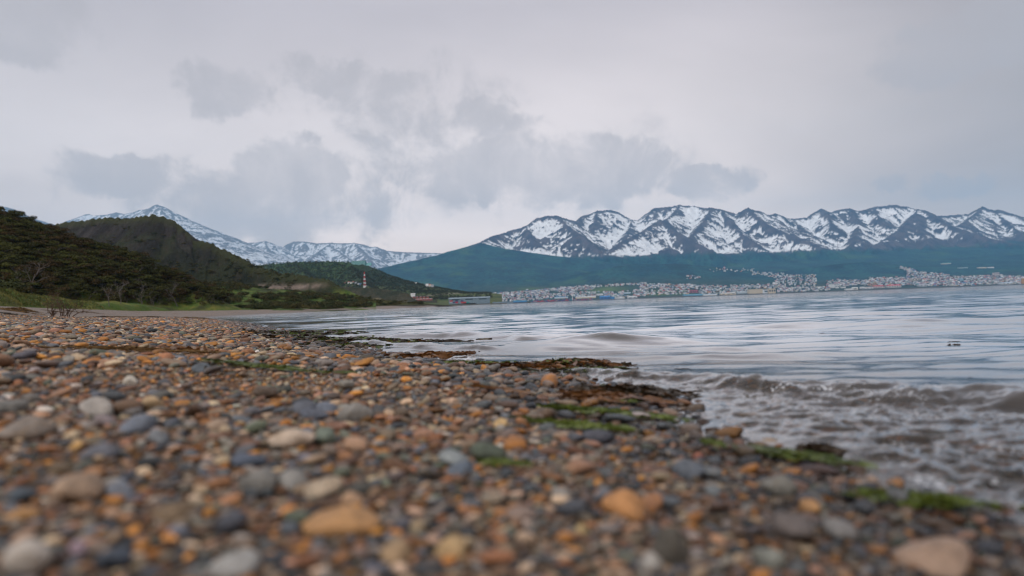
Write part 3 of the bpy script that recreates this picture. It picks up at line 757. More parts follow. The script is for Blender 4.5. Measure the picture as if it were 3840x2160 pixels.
def stone_mat(name, inst):
    mt, t, bs = new_mat(name)
    if inst:
        c = t.add('ShaderNodeAttribute', attribute_type='INSTANCER', attribute_name='tone').outputs['Color']
        wt = t.add('ShaderNodeAttribute', attribute_type='INSTANCER', attribute_name='wet').outputs['Fac']
    else:
        c = t.add('ShaderNodeObjectInfo').outputs['Color']
        wt = t.add('ShaderNodeObjectInfo').outputs['Alpha']
        wt = t.math('SUBTRACT', 1.0, wt)
    oc = t.add('ShaderNodeTexCoord').outputs['Object']
    rnd = t.add('ShaderNodeObjectInfo').outputs['Random']
    off = t.vmath('ADD', oc, t.vmath('SCALE', (37.0, 21.0, 11.0), scale=rnd))
    n = t.noise(off, 1.4, 5, .65); sp = t.noise(off, 14, 3, .7)
    f = t.math('ADD', t.mr(n, .3, .7, .68, 1.25), t.math('MULTIPLY', t.math('SUBTRACT', sp, .5), .55))
    cc = t.mix(1.0, c, f, 'MULTIPLY')
    vein = t.noise(off, .8, 4, .6, 1.2)
    cc = t.mix(t.math('MULTIPLY', t.mr(vein, .60, .68, 0, 1), .45), cc, (.30, .19, .09))
    # dried silt grains and wet darkening
    cc = t.mix(1.0, cc, t.mix(wt, (1, 1, 1), (.40, .40, .42)), 'MULTIPLY')
    t.l.new(cc, bs.inputs['Base Color'])
    t.l.new(t.mr(wt, 0, 1, .6, .16, False), bs.inputs['Roughness'])
    bs.inputs['Specular IOR Level'].default_value = .45
    bump(t, t.math('ADD', n, t.math('MULTIPLY', sp, .35)), .35, .06, bs)
    return mt
TONES = [((.110, .125, .150), 'slate grey', 12), ((.060, .072, .090), 'dark slate', 12), ((.200, .190, .180), 'ash grey', 15), ((.300, .230, .160), 'sandy beige', 13),
         ((.420, .330, .235), 'pale cream', 8), ((.40, .185, .042), 'ochre orange', 12), ((.260, .125, .060), 'rust brown', 11), ((.160, .095, .060), 'dark brown', 14),
         ((.110, .130, .100), 'grey green', 5), ((.340, .200, .130), 'pinkish tan', 8), ((.165, .135, .110), 'taupe', 12), ((.50, .46, .42), 'chalky white', 2)]
tw = np.array([t_[2] for t_ in TONES], float); tw /= tw.sum()
tc_ = np.array([t_[0] for t_ in TONES]) * np.array([1.14, 1.03, .93])
STM_I = stone_mat('beach_stone_loose', True); STM = stone_mat('beach_stone', False)
NV = 16
st_me = []
for i in range(NV):
    me = stone_mesh('pebble', 100 + i, [.15, .5, .8, 1.0][i % 4], 3 if i % 4 > 0 else 2)
    st_me.append(me)

# stones that can be picked out in the photograph: u, v centre, width, height (3840 px), tone, shape words
HERO = [
 (477, 1436, 68, 45, (.62, .54, .42), 'small cream white stone'), (355, 1535, 145, 85, (.36, .31, .26), 'peaked greyish beige stone'), (552, 1520, 118, 70, (.52, .33, .14), 'cream stone with an ochre side'),
 (492, 1600, 150, 85, (.15, .17, .21), 'flat topped slate blue stone'), (580, 1640, 110, 60, (.17, .18, .19), 'ash grey stone leaning on slate'), (1318, 1552, 170, 84, (.22, .195, .16), 'rounded olive grey stone'),
 (1210, 1530, 120, 46, (.14, .16, .20), 'long tilted slate grey stone'), (1180, 1558, 110, 50, (.09, .10, .13), 'dark slate wedge'), (1080, 1655, 190, 85, (.50, .36, .24), 'big sandy cream stone'),
 (1210, 1645, 105, 82, (.14, .17, .12), 'pointed grey green stone'), (1330, 1672, 105, 72, (.48, .25, .12), 'blocky tan orange stone'), (355, 1700, 150, 60, (.13, .13, .15), 'flat dark grey stone with lilac sheen'),
 (285, 1676, 50, 34, (.55, .28, .04), 'small bright orange pebble'), (910, 1740, 210, 44, (.07, .09, .13), 'long flat blue black stone'), (250, 1840, 240, 120, (.36, .22, .12), 'large blurred tan brown stone'),
 (440, 1840, 100, 85, (.19, .21, .25), 'round blue grey stone'), (330, 1790, 120, 60, (.40, .16, .03), 'rust orange shard'), (1210, 1835, 150, 80, (.46, .33, .20), 'cream stone with ochre edge'),
 (1315, 1885, 110, 62, (.50, .27, .12), 'peach orange stone'), (1250, 1980, 360, 88, (.48, .22, .045), 'long flat bright orange stone'), (2350, 1895, 190, 110, (.50, .20, .03), 'craggy bright orange stone'),
 (2600, 1768, 110, 85, (.13, .15, .18), 'rounded slate grey stone'), (2945, 1830, 165, 95, (.22, .20, .155), 'humped olive grey stone'), (3045, 1912, 92, 62, (.52, .24, .05), 'smooth orange egg shaped pebble'),
 (1690, 1725, 150, 70, (.24, .26, .25), 'pale grey green stone'), (1725, 1768, 130, 56, (.11, .14, .18), 'blue grey slab'), (1882, 1588, 56, 42, (.55, .33, .10), 'round honey yellow pebble'),
 (1696, 1515, 58, 42, (.56, .34, .20), 'peach coloured pebble'), (1692, 1416, 88, 30, (.045, .055, .055), 'flat black green pebble'), (752, 1383, 84, 46, (.10, .12, .14), 'dark slate lump'),
 (114, 1399, 66, 30, (.60, .56, .54), 'white quartz pebble'), (3560, 2120, 300, 110, (.46, .27, .15), 'large blurred tan slab'), (2530, 2050, 130, 170, (.085, .07, .05), 'upright dark brown stone'),
 (950, 1820, 190, 100, (.17, .155, .13), 'humped taupe stone'), (1090, 1810, 140, 90, (.24, .22, .19), 'tall pale taupe stone'), (190, 1300, 54, 30, (.12, .12, .13), 'broad ash grey pebble'),
 (2625, 1716, 60, 34, (.40, .10, .03), 'small red orange pebble at the swash'), (2985, 1995, 190, 100, (.13, .10, .085), 'dark umber boulder'), (3150, 2000, 150, 90, (.22, .20, .18), 'smooth mid grey stone'),
 (640, 1930, 190, 60, (.20, .12, .05), 'mottled umber stone'), (880, 2130, 200, 80, (.30, .28, .25), 'large blurred pale grey stone'), (60, 2120, 280, 130, (.40, .33, .26), 'very large blurred cream stone'),
 (400, 2110, 170, 80, (.05, .065, .09), 'blurred blue black stone'), (290, 2065, 80, 60, (.34, .22, .26), 'small lilac pebble'), (3360, 1880, 130, 80, (.19, .19, .18), 'grey stone streaked white'),
 (1400, 1850, 60, 40, (.30, .17, .08), 'small amber chip'), (3080, 1770, 170, 40, (.10, .04, .025), 'dark maroon slab'), (2180, 2000, 80, 60, (.44, .29, .09), 'ochre lump'), (2110, 1850, 90, 50, (.30, .26, .22), 'blunt ash beige stone'),
 (60, 1860, 130, 60, (.06, .08, .10), 'dark slate stone cut by the edge'), (60, 1940, 140, 60, (.42, .19, .03), 'deep orange stone'), (60, 1620, 240, 85, (.22, .165, .12), 'broad brown stone'), (25, 1530, 130, 60, (.16, .145, .12), 'sloping taupe stone'),
 (1480, 2080, 150, 80, (.40, .24, .10), 'blurred amber stone'), (1700, 2060, 120, 90, (.45, .27, .09), 'blurred honey stone'), (2900, 2120, 150, 90, (.20, .20, .16), 'blurred green grey stone'), (2440, 2120, 110, 100, (.40, .36, .31), 'blurred whitish stone')]
def ground_hit(u, v):
    d = ray(u, v); lo, hi = .25, 60.0
    ys = np.geomspace(.25, 60, 500); X = d[0] * ys; Z = HC + d[2] * ys
    bz = np.maximum(beach_z(X, ys), -.02)
    hit_ = Z < bz
    k = int(np.argmax(hit_)) if hit_.any() else int(np.argmax(np.where(ys > 20, bz - Z, -9)[:440] / ys[:440] * (ys[:440] > 20) - (ys[:440] <= 20)))
    return np.array([X[k], ys[k], bz[k]])
stones_root = []
def craggy(me, seed, amp):
    from mathutils import noise as mn
    for v_ in me.vertices:
        c = v_.co; q = c * 1.6 + Vector((seed, 0, 0)); n_ = mn.fractal(q, 1.0, 2.1, 5) ; r_ = 1 - 2 * abs(mn.noise(c * 2.3 + Vector((0, seed, 0))))
        v_.co = c * (1 + amp * n_ + amp * .5 * r_)
hero_me = []
for i in range(14):
    me = stone_mesh('stone', 700 + i, .95, 4); craggy(me, i * 3.7, .07); hero_me.append(me)
hero_occ = []
for (u, v, wpx, hpx, colr, desc) in HERO:
    p = ground_hit(u, v + hpx * .42)
    colr = tuple(lerp(np.array(colr), np.full(3, np.mean(colr)), .22) * 1.1); wpx *= .88; hpx *= .85
    a = wpx / 2 / FP * p[1]; hgt = hpx / FP * p[1]
    me = hero_me[len(stones_root) % len(hero_me)]
    o = bpy.data.objects.new('stone', me); COL.objects.link(o)
    ext = np.array([v_.co[:] for v_ in me.vertices]).max(0)
    sz = hgt * .62 / ext[2]
    if desc.startswith('upright'): o.scale = (a / ext[0], a / ext[1], hgt * .6 / ext[2])
    else: o.scale = (a / ext[0], a * .85 / ext[1], min(sz, a * 1.0 / ext[2]))
    hz = ext[2] * o.scale[2]
    o.location = (p[0], p[1] + a * .5, p[2] + hz * .62)
    o.rotation_euler = (random.uniform(-.12, .12), random.uniform(-.16, .16), random.uniform(-.35, .35))
    wt_ = 1 - float(ss(shore_s(p[0:1], p[1:2])[0], .02, .4))
    o.color = (*colr, 1 - wt_ * .9)
    o['category'] = 'stone'; o['group'] = 'larger stones standing out on the shingle'
    cu, cv, _ = proj(np.array(o.location))
    stones_root.append(dict(o=o, desc=desc, u=float(cu[0]), v=float(cv[0])))
    hero_occ.append((p[0], p[1] + a * .5, a))
LM_ST = [(s_['desc'], s_['u'], s_['v']) for s_ in stones_root if s_['desc'] in (
    'small cream white stone', 'peaked greyish beige stone', 'rounded olive grey stone', 'big sandy cream stone', 'long flat blue black stone', 'large blurred tan brown stone', 'long flat bright orange stone',
    'craggy bright orange stone', 'rounded slate grey stone', 'humped olive grey stone', 'smooth orange egg shaped pebble', 'pale grey green stone', 'round honey yellow pebble', 'large blurred tan slab',
    'upright dark brown stone', 'very large blurred cream stone', 'round blue grey stone', 'dark slate lump', 'large blurred pale grey stone', 'broad brown stone', 'blurred honey stone', 'cream stone with ochre edge')]
for s_ in stones_root:      # one of a kind already: say where it lies as well
    s_['o']['label'] = s_['desc'] + (' in the blurred foreground shingle' if s_['v'] > 1750 and 'blurred' not in s_['desc'] else ' lying on the shingle')

def scatter():
    RS = .0055; x0, x1, y0, y1 = -27.0, 3.4, .28, 27.0
    W, H = int((x1 - x0) / RS), int((y1 - y0) / RS)
    occ = np.zeros((H, W), bool)
    def mark(x, y, a):
        k = int(math.ceil(a / RS)); o_ = np.arange(-k, k + 1)
        dx, dy = np.meshgrid(o_, o_); mk = (dx ** 2 + dy ** 2) * RS * RS <= a * a
        for ddx, ddy in zip(dx[mk], dy[mk]):
            ix = np.clip(((x - x0) / RS).astype(int) + ddx, 0, W - 1); iy = np.clip(((y - y0) / RS).astype(int) + ddy, 0, H - 1)
            occ[iy, ix] = True
    for (hx, hy, a) in hero_occ: mark(np.array([hx]), np.array([hy]), a * .8)
    out = []
    for (a, keep, ymax, ymin) in [(.048, .06, 27, 2.2), (.038, .16, 27, 1.4), (.029, .34, 27, .9), (.022, .50, 22, .6), (.017, .55, 15, .3), (.013, .60, 10, .3), (.0095, .72, 6.0, .3), (.0068, .8, 3.6, .3), (.0047, .75, 1.9, .3)]:
        st = a * 1.72
        ys = np.arange(ymin, ymax, st); rows = []
        for k, yy in enumerate(ys):
            xs = np.arange(-.93 * (yy + .15), .90 * (yy + .15), st) + (k % 2) * st / 2
            rows.append(np.stack([xs, np.full(len(xs), yy)], 1))
        p = np.concatenate(rows); p += rng.uniform(-.38, .38, p.shape) * st
        p = p[(p[:, 0] > x0) & (p[:, 0] < x1 - .05)]
        p = p[rng.random(len(p)) < keep]
        s = shore_s(p[:, 0], p[:, 1]); sm = sand_mask(p[:, 0], p[:, 1])
        band = 1.0
        ok = (s > np.where(p[:, 1] < 5, -1.1, -.35)) & (rng.random(len(p)) > sm * (.96 if a > .012 else .55)) & (s < 13)
        if a > .0125: ok &= rng.random(len(p)) < ss(p[:, 1], a * 28, a * 125) * .94 + .06
        thin = ss(p[:, 1], 11, 24); ok &= rng.random(len(p)) > thin * .55
        p = p[ok]; s = s[ok]
        ok = np.ones(len(p), bool)
        for ox, oy in ((0, 0), (.55, 0), (-.55, 0), (0, .55), (0, -.55)):
            ix = np.clip(((p[:, 0] + ox * a - x0) / RS).astype(int), 0, W - 1); iy = np.clip(((p[:, 1] + oy * a - y0) / RS).astype(int), 0, H - 1)
            ok &= ~occ[iy, ix]
        p = p[ok]; s = s[ok]
        if a > .006: mark(p[:, 0], p[:, 1], a * .74)
        out.append(np.column_stack([p, np.full(len(p), a) * rng.uniform(.85, 1.2, len(p)), s]))
    return np.concatenate(out)
pts = scatter()
N = len(pts)
bz = beach_z(pts[:, 0], pts[:, 1], pts[:, 3])
ti = rng.choice(len(TONES), N, p=tw)
tone = np.clip(tc_[ti] * np.clip(np.exp(rng.normal(-.10, .48, (N, 1))), .25, 1.55) * rng.uniform(.94, 1.06, (N, 3)), .01, .8)
wetn = 1 - ss(pts[:, 3] + .06 * rng.normal(size=N), .05, .42 + .03 * pts[:, 1] + .25 * (1 - ss(pts[:, 1], 2, 3.5)))
sc3 = pts[:, 2:3] * np.stack([np.ones(N), rng.uniform(.8, 1.05, N), rng.uniform(.62, 1.1, N)], 1)
rot = np.stack([rng.normal(0, .17, N), rng.normal(0, .17, N), rng.uniform(0, 6.28, N)], 1)
var = rng.integers(0, NV, N)
zz = bz + sc3[:, 2] * .55 * .62 + rng.uniform(-.15, .3, N) * pts[:, 2] * .5
u_, v_, z_ = proj(np.stack([pts[:, 0], pts[:, 1], zz], 1))
px = pts[:, 2] * 2 * FP / z_
infr = (u_ > 20) & (u_ < 3820) & (v_ > 1190) & (v_ < 2140) & (pts[:, 3] > .02)
rank = np.where(infr, px, 0); top = np.argsort(-rank)[:240]
items = []
sizew = lambda w_: 'large' if w_ > 120 else ('middling' if w_ > 85 else 'small')
shp = ['smooth round', 'smooth oval', 'blunt', 'angular']
for i in top:
    o = bpy.data.objects.new('pebble', st_me[var[i]]); COL.objects.link(o)
    o.location = (pts[i, 0], pts[i, 1], zz[i]); o.rotation_euler = rot[i]; o.scale = sc3[i]
    o.color = (*tone[i], 1 - wetn[i] * .9)
    o['category'] = 'pebble'; o['group'] = 'pebbles of the shingle beach'
    items.append(dict(o=o, desc=f"{sizew(px[i])} {TONES[ti[i]][1]} {shp[var[i] % 4]} pebble", u=u_[i], v=v_[i]))
name_them(items, LM_ST, aspect=1.6)
for me in st_me + hero_me: me.materials.append(STM)

def gn_scatter(name, P3, rotv, scl, idx, sources, tone_=None, wet_=None, host_kind='stuff'):
    """one object: points that carry instances of a few source meshes"""
    me = bpy.data.meshes.new(name)
    n = len(P3); me.vertices.add(n); me.vertices.foreach_set('co', np.asarray(P3, np.float32).ravel())
    def attr(k, typ, data, field):
        a_ = me.attributes.new(k, typ, 'POINT'); a_.data.foreach_set(field, np.ascontiguousarray(data).ravel())
    attr('rot', 'FLOAT_VECTOR', rotv.astype(np.float32), 'vector'); attr('scl', 'FLOAT_VECTOR', scl.astype(np.float32), 'vector'); attr('idx', 'INT', idx.astype(np.int32), 'value')
    if tone_ is not None: attr('tone', 'FLOAT_COLOR', np.concatenate([tone_, np.ones((n, 1))], 1).astype(np.float32), 'color')
    if wet_ is not None: attr('wet', 'FLOAT', wet_.astype(np.float32), 'value')
    ob = bpy.data.objects.new(name, me); COL.objects.link(ob)
    src = bpy.data.collections.new(name + '_kinds')
    for k, o in enumerate(sources):
        src.objects.link(o)
    g = bpy.data.node_groups.new(name + '_scatter', 'GeometryNodeTree')
    g.interface.new_socket('Geometry', in_out='INPUT', socket_type='NodeSocketGeometry'); g.interface.new_socket('Geometry', in_out='OUTPUT', socket_type='NodeSocketGeometry')
    ni, no = g.nodes.new('NodeGroupInput'), g.nodes.new('NodeGroupOutput')
    iop = g.nodes.new('GeometryNodeInstanceOnPoints'); ci = g.nodes.new('GeometryNodeCollectionInfo')
    ci.inputs['Collection'].default_value = src; ci.inputs['Separate Children'].default_value = True; ci.inputs['Reset Children'].default_value = True
    def na(k, t_):
        a_ = g.nodes.new('GeometryNodeInputNamedAttribute'); a_.data_type = t_; a_.inputs['Name'].default_value = k; return a_.outputs['Attribute']
    e2r = g.nodes.new('FunctionNodeEulerToRotation'); g.links.new(na('rot', 'FLOAT_VECTOR'), e2r.inputs[0])
    g.links.new(ni.outputs[0], iop.inputs['Points']); g.links.new(ci.outputs[0], iop.inputs['Instance']); iop.inputs['Pick Instance'].default_value = True
    g.links.new(na('idx', 'INT'), iop.inputs['Instance Index']); g.links.new(e2r.outputs[0], iop.inputs['Rotation']); g.links.new(na('scl', 'FLOAT_VECTOR'), iop.inputs['Scale'])
    g.links.new(iop.outputs[0], no.inputs[0])
    md = ob.modifiers.new('scatter', 'NODES'); md.node_group = g
    return tag(ob, kind=host_kind)
def src_objs(meshes, stem, mat):
    out = []
    for k, me in enumerate(meshes):
        m2 = me.copy(); m2.materials.clear()
        for x in (mat if isinstance(mat, (list, tuple)) else [mat]): m2.materials.append(x)
        out.append(bpy.data.objects.new(f'{stem}_{k:02d}', m2))
    return out
rest = np.ones(N, bool); rest[top] = False
gn_scatter('shingle', np.stack([pts[:, 0], pts[:, 1], zz], 1)[rest], rot[rest], sc3[rest], var[rest], src_objs(st_me, 'loose_pebble', STM_I), tone[rest], wetn[rest])
print('PEBBLES', N)

# ================================================================== SEAWEED
def weed_mat(name, c1, c2, rough=.35):
    mt, t, bs = new_mat(name)
    pos = t.add('ShaderNodeNewGeometry').outputs['Position']
    n = t.noise(pos, 30, 4, .7)
    t.l.new(t.ramp(n, [(.3, c1), (.7, c2)]), bs.inputs['Base Color']); bs.inputs['Roughness'].default_value = rough
    bump(t, t.noise(pos, 120, 3, .7), .5, .004, bs)
    return mt
W_GREEN = weed_mat('green_alga', (.035, .060, .006), (.15, .185, .02), .5)
W_DKGREEN = weed_mat('dark_green_alga', (.02, .035, .008), (.10, .13, .02))
W_BROWN = weed_mat('brown_kelp', (.05, .018, .006), (.20, .08, .015), .3)
W_DARK = weed_mat('black_brown_weed', (.012, .009, .006), (.06, .035, .015), .35)
W_STRAW = weed_mat('dry_brown_weed', (.06, .03, .012), (.20, .11, .03), .9)
def ribbons(rr, n, L, w, spread, hump, crink=.35, seg=9, elong=1.0):
    V = []; F = []
    for i in range(n):
        a = rr.uniform(0, 6.28); p = np.array([rr.normal(0, spread * elong), rr.normal(0, spread), 0.0])
        z0 = max(0, hump * (1 - (p[0] / (2.2 * spread * elong)) ** 2 - (p[1] / (2.2 * spread)) ** 2)) * rr.uniform(.2, 1)
        ww = w * rr.uniform(.5, 1.5); base = len(V); tw_ = rr.uniform(0, 6.28); la = L * rr.uniform(.5, 1.3) / seg
        for k in range(seg + 1):
            a += rr.normal(0, .5); tw_ += rr.normal(0, .6)
            q = ww * (math.sin(math.pi * (k + .6) / (seg + 1.2)) ** .5)
            side = np.array([-math.sin(a), math.cos(a), 0]) * math.cos(tw_ * crink) + np.array([0, 0, 1]) * math.sin(tw_ * crink)
            zz_ = z0 * (1 - .5 * k / seg) + abs(rr.normal(0, .25)) * ww + .003
            c = np.array([p[0], p[1], zz_])
            V += [c - side * q / 2, c + side * q / 2 + np.array([0, 0, rr.uniform(0, .3) * q])]
            if k: b = base + 2 * k; F.append((b - 2, b - 1, b + 1, b))
            p = p + np.array([math.cos(a) * elong ** .5, math.sin(a), 0]) * la
    V = np.array(V); V[:, 2] = np.maximum(V[:, 2], .001)
    return V, F
def weed(name, u, v, label, cat, parts, rz=0, group='seaweed stranded on the shingle', Y=None, seed=0):
    """parts: (name, mat, n, length, width, spread, hump, elong) with sizes in metres"""
    p = ground_hit(u, v) if Y is None else at(u, v, Y)
    root = bpy.data.objects.new(name, None); COL.objects.link(root)
    root.location = p; root.rotation_euler = (0, 0, rz); root.empty_display_size = .05
    tag(root, label, cat, group)
    rr = np.random.default_rng(int(u * 7 + v + seed))
    ks = (.62 if p[1] < 2.2 else .8) if group.startswith('seaweed') else 1.0
    for (pn, mt, n, L, w, sp, hump, el) in parts:
        V, F = ribbons(rr, int(n * 1.5), L * ks, w * ks * .8, sp * ks, hump * ks * .55, elong=el)
        # rest each strand on the beach below it
        c, s_ = math.cos(rz), math.sin(rz)
        wx = p[0] + V[:, 0] * c - V[:, 1] * s_; wy = p[1] + V[:, 0] * s_ + V[:, 1] * c
        V[:, 2] += np.maximum(beach_z(wx, wy), -.01) - p[2] + .012 * min(1, p[1])
        tag(mesh_obj(pn, V, F, mt, parent=root, smooth=True), kind='stuff')
    return root
weed('seaweed_clump', 2120, 1395, 'tall tangle of green and brown seaweed at the breaking wave', 'seaweed', [('kelp_strands', W_BROWN, 90, .14, .018, .09, .085, 1.6), ('dark_strands', W_DARK, 90, .09, .014, .09, .08, 1.8), ('algae_strands', W_DKGREEN, 50, .07, .014, .06, .11, 1.4), ('bright_algae', W_GREEN, 34, .07, .012, .06, .12, 1.5)])
weed('seaweed_clump', 2010, 1392, 'low reddish brown kelp left of the tall seaweed tangle', 'seaweed', [('kelp_strands', W_BROWN, 34, .16, .018, .06, .03, 2.2), ('dark_strands', W_DARK, 20, .10, .012, .06, .02, 2)])
weed('seaweed_clump', 2230, 1412, 'dark green weed right of the tall seaweed tangle', 'seaweed', [('algae_strands', W_DKGREEN, 40, .10, .012, .05, .03, 2), ('dark_strands', W_DARK, 30, .10, .012, .06, .03, 2)])
weed('seaweed_clump', 2400, 1500, 'dark brown kelp heap at the edge of the still pool', 'seaweed', [('dark_strands', W_DARK, 110, .12, .018, .055, .09, 1.7), ('kelp_strands', W_BROWN, 26, .12, .014, .05, .05, 1.7), ('algae_strands', W_DKGREEN, 20, .07, .01, .05, .05, 1.6)])
weed('seaweed_clump', 2250, 1512, 'long amber kelp frond reaching left of the dark heap', 'seaweed', [('kelp_strands', W_BROWN, 22, .20, .020, .035, .022, 3.0)], -.12)
weed('seaweed_clump', 2290, 1572, 'long strip of mossy green algae below the kelp frond', 'seaweed', [('algae_strands', W_GREEN, 60, .05, .010, .026, .020, 4.2), ('dark_algae', W_DKGREEN, 60, .05, .010, .03, .012, 4.2)], -.16)
weed('seaweed_clump', 2150, 1622, 'bright lime green algae streak nearest the honey pebble', 'seaweed', [('algae_strands', W_GREEN, 60, .05, .012, .018, .014, 4.5)], -.35)
weed('seaweed_clump', 2110, 1552, 'small green tuft above the lime algae streak', 'seaweed', [('algae_strands', W_DKGREEN, 24, .04, .008, .014, .014, 1.6), ('bright_algae', W_GREEN, 14, .04, .008, .014, .014, 1.6)])
weed('seaweed_clump', 2360, 1530, 'small green tuft below the dark kelp heap', 'seaweed', [('algae_strands', W_GREEN, 30, .04, .009, .014, .018, 1.8)])
weed('seaweed_clump', 1425, 1305, 'wide mat of dark and green weed left of the brown rock', 'seaweed', [('dark_strands', W_DARK, 150, .20, .022, .22, .035, 1.6), ('algae_strands', W_DKGREEN, 90, .14, .020, .2, .05, 1.6), ('bright_algae', W_GREEN, 30, .10, .016, .2, .05, 1.6), ('kelp_strands', W_BROWN, 40, .14, .018, .22, .05, 1.6)])
weed('seaweed_clump', 1640, 1352, 'rust red kelp lying at the foam edge', 'seaweed', [('kelp_strands', W_BROWN, 60, .15, .020, .08, .04, 1.8)])
weed('seaweed_clump', 1810, 1378, 'green algae patch beside the foam', 'seaweed', [('algae_strands', W_GREEN, 60, .08, .014, .06, .025, 2.2), ('dark_algae', W_DKGREEN, 40, .08, .014, .07, .02, 2.2)])
weed('seaweed_clump', 1270, 1285, 'dark weed line along the water left of the wide mat', 'seaweed', [('dark_strands', W_DARK, 150, .2, .025, .3, .03, 2.5), ('algae_strands', W_DKGREEN, 60, .16, .02, .3, .04, 2.5)], -.9)
weed('seaweed_clump', 1120, 1262, 'black green weed band where the shore runs away', 'seaweed', [('dark_strands', W_DARK, 150, .25, .03, .4, .04, 2.6), ('algae_strands', W_DKGREEN, 60, .2, .03, .4, .05, 2.6)], -1.1)
weed('seaweed_clump', 1895, 1778, 'blurred bright green algae patch in the near shingle', 'seaweed', [('algae_strands', W_GREEN, 60, .03, .009, .012, .014, 2)], 0)
weed('seaweed_clump', 3480, 1920, 'blurred green algae mat at lower right', 'seaweed', [('algae_strands', W_GREEN, 80, .04, .010, .02, .014, 2.6), ('dark_algae', W_DKGREEN, 30, .04, .010, .02, .01, 2.4)], -.1)
weed('seaweed_clump', 2980, 1745, 'green weed strands crossing the maroon slab', 'seaweed', [('algae_strands', W_DKGREEN, 40, .07, .010, .018, .018, 3), ('bright_algae', W_GREEN, 26, .07, .008, .018, .018, 3)], -.5)
weed('seaweed_clump', 3080, 1725, 'black weed lump at the swash edge', 'seaweed', [('dark_strands', W_DARK, 70, .05, .012, .016, .03, 1.5)])
weed('seaweed_clump', 2680, 1705, 'yellow green sprig beside the orange pebble', 'seaweed', [('algae_strands', W_GREEN, 16, .04, .010, .010, .022, 1.4)])
weed('seaweed_clump', 1000, 1395, 'thin green weed streak crossing the fine gravel', 'seaweed', [('algae_strands', W_DKGREEN, 60, .08, .010, .03, .01, 5), ('bright_algae', W_GREEN, 20, .06, .008, .03, .01, 5)], -.25)
weed('seaweed_clump', 800, 1398, 'small dark weed knot beside the slate lump', 'seaweed', [('dark_strands', W_DARK, 30, .06, .012, .02, .03, 1.5), ('algae_strands', W_GREEN, 10, .05, .008, .02, .02, 1.5)])
weed('seaweed_clump', 640, 1330, 'dry brown weed spread over the fine gravel', 'seaweed', [('dry_strands', W_STRAW, 140, .10, .008, .16, .012, 2.2)])
weed('seaweed_clump', 725, 1328, 'single rust red kelp blade on the shingle', 'seaweed', [('kelp_strands', W_BROWN, 8, .12, .03, .015, .012, 2)])
# wrack heaps high on the beach
G2 = 'heaps of drift weed high on the beach'
weed('wrack_heap', 85, 1166, 'large brown heap of drift weed near the grass bank', 'seaweed heap', [('dry_strands', W_STRAW, 500, .18, .03, .20, .26, 1.6), ('dark_strands', W_DARK, 300, .18, .03, .19, .18, 1.6)], group=G2)
weed('wrack_heap', 10, 1162, 'flat brown drift weed left of the large heap', 'seaweed heap', [('dry_strands', W_STRAW, 200, .25, .04, .22, .10, 2.8)], group=G2)
weed('wrack_heap', 46, 1182, 'dark flat drift weed below the large heap', 'seaweed heap', [('dark_strands', W_DARK, 160, .2, .03, .13, .06, 2.4)], group=G2)
for (u, v, lb) in [(205, 1169, 'dark drift weed at the foot of the bare shrub'), (268, 1169, 'thin drift weed right of the bare shrub'), (352, 1174, 'short dark drift weed below the grass bank'), (330, 1172, 'faint brown drift weed strip'), (445, 1173, 'small rusty drift weed pile'), (392, 1172, 'low drift weed streak between two piles'), (565, 1184, 'long thin drift weed line on grey shingle'), (735, 1183, 'brown drift weed line near the far waterline')]:
    weed('wrack_heap', u, v, lb, 'seaweed heap', [('dry_strands', W_STRAW, 60, .25, .03, .12, .04, 2.6), ('dark_strands', W_DARK, 60, .2, .03, .11, .05, 2.4)], group=G2)
# floating fronds
def floating(u, v, w_m, label, seed):
    d = ray(u, v); Y = HC / -d[2]
    p = np.array([d[0] * Y, Y, .004])
    rr = np.random.default_rng(seed)
    V, F = ribbons(rr, 26, w_m * .7, w_m * .12, w_m * .2, w_m * .12, elong=1.8)
    root = bpy.data.objects.new('floating_weed', None); COL.objects.link(root); root.location = p; root.empty_display_size = .05
    tag(root, label, 'seaweed', 'weed afloat on the water')
    mesh_obj('frond', V, F, W_DARK, parent=root)
floating(3576, 1288, .028, 'dark floating kelp tuft on the open water at right', 1)
floating(3085, 1254, .018, 'small dark frond afloat between the swells', 2)
floating(2408, 1275, .009, 'tiny dark speck of weed afloat beyond the seaweed tangle', 3)
floating(3640, 1425, .008, 'dark weed scrap afloat near the breaker', 4)

# the brown rock standing in the water's edge

# ================================================================== TREES
def leaf_mat(name, c1, c2, inst=False):
    mt, t, bs = new_mat(name)
    g = t.add('ShaderNodeNewGeometry')
    oi = t.add('ShaderNodeObjectInfo')
    n = t.noise(g.outputs['Position'], .45, 3, .6)
    f = t.math('ADD', t.math('MULTIPLY', g.outputs['Random Per Island'], .45), t.math('ADD', t.math('MULTIPLY', n, .5), t.math('MULTIPLY', oi.outputs['Random'], .25)))
    c = t.ramp(f, [(.25, c1), (.85, c2)])
    t.l.new(c, bs.inputs['Base Color']); bs.inputs['Roughness'].default_value = .8; bs.inputs['Specular IOR Level'].default_value = .15
    return mt
LEAF = [leaf_mat('beech_foliage', (.012, .016, .005), (.062, .060, .014)), leaf_mat('beech_foliage_bronze', (.018, .014, .006), (.078, .050, .016)), leaf_mat('beech_foliage_bright', (.018, .026, .006), (.085, .086, .018))]
bark, tb, bsb = new_mat('grey_bark')
tb.l.new(tb.ramp(tb.noise(tb.add('ShaderNodeNewGeometry').outputs['Position'], 3, 4, .7), [(.3, (.06, .05, .045)), (.7, (.20, .175, .16))]), bsb.inputs['Base Color']); bsb.inputs['Roughness'].default_value = .9
deadm, tb, bsb = new_mat('bleached_dead_wood')
tb.l.new(tb.ramp(tb.noise(tb.add('ShaderNodeNewGeometry').outputs['Position'], 4, 4, .7), [(.3, (.075, .062, .06)), (.7, (.19, .165, .16))]), bsb.inputs['Base Color']); bsb.inputs['Roughness'].default_value = .9
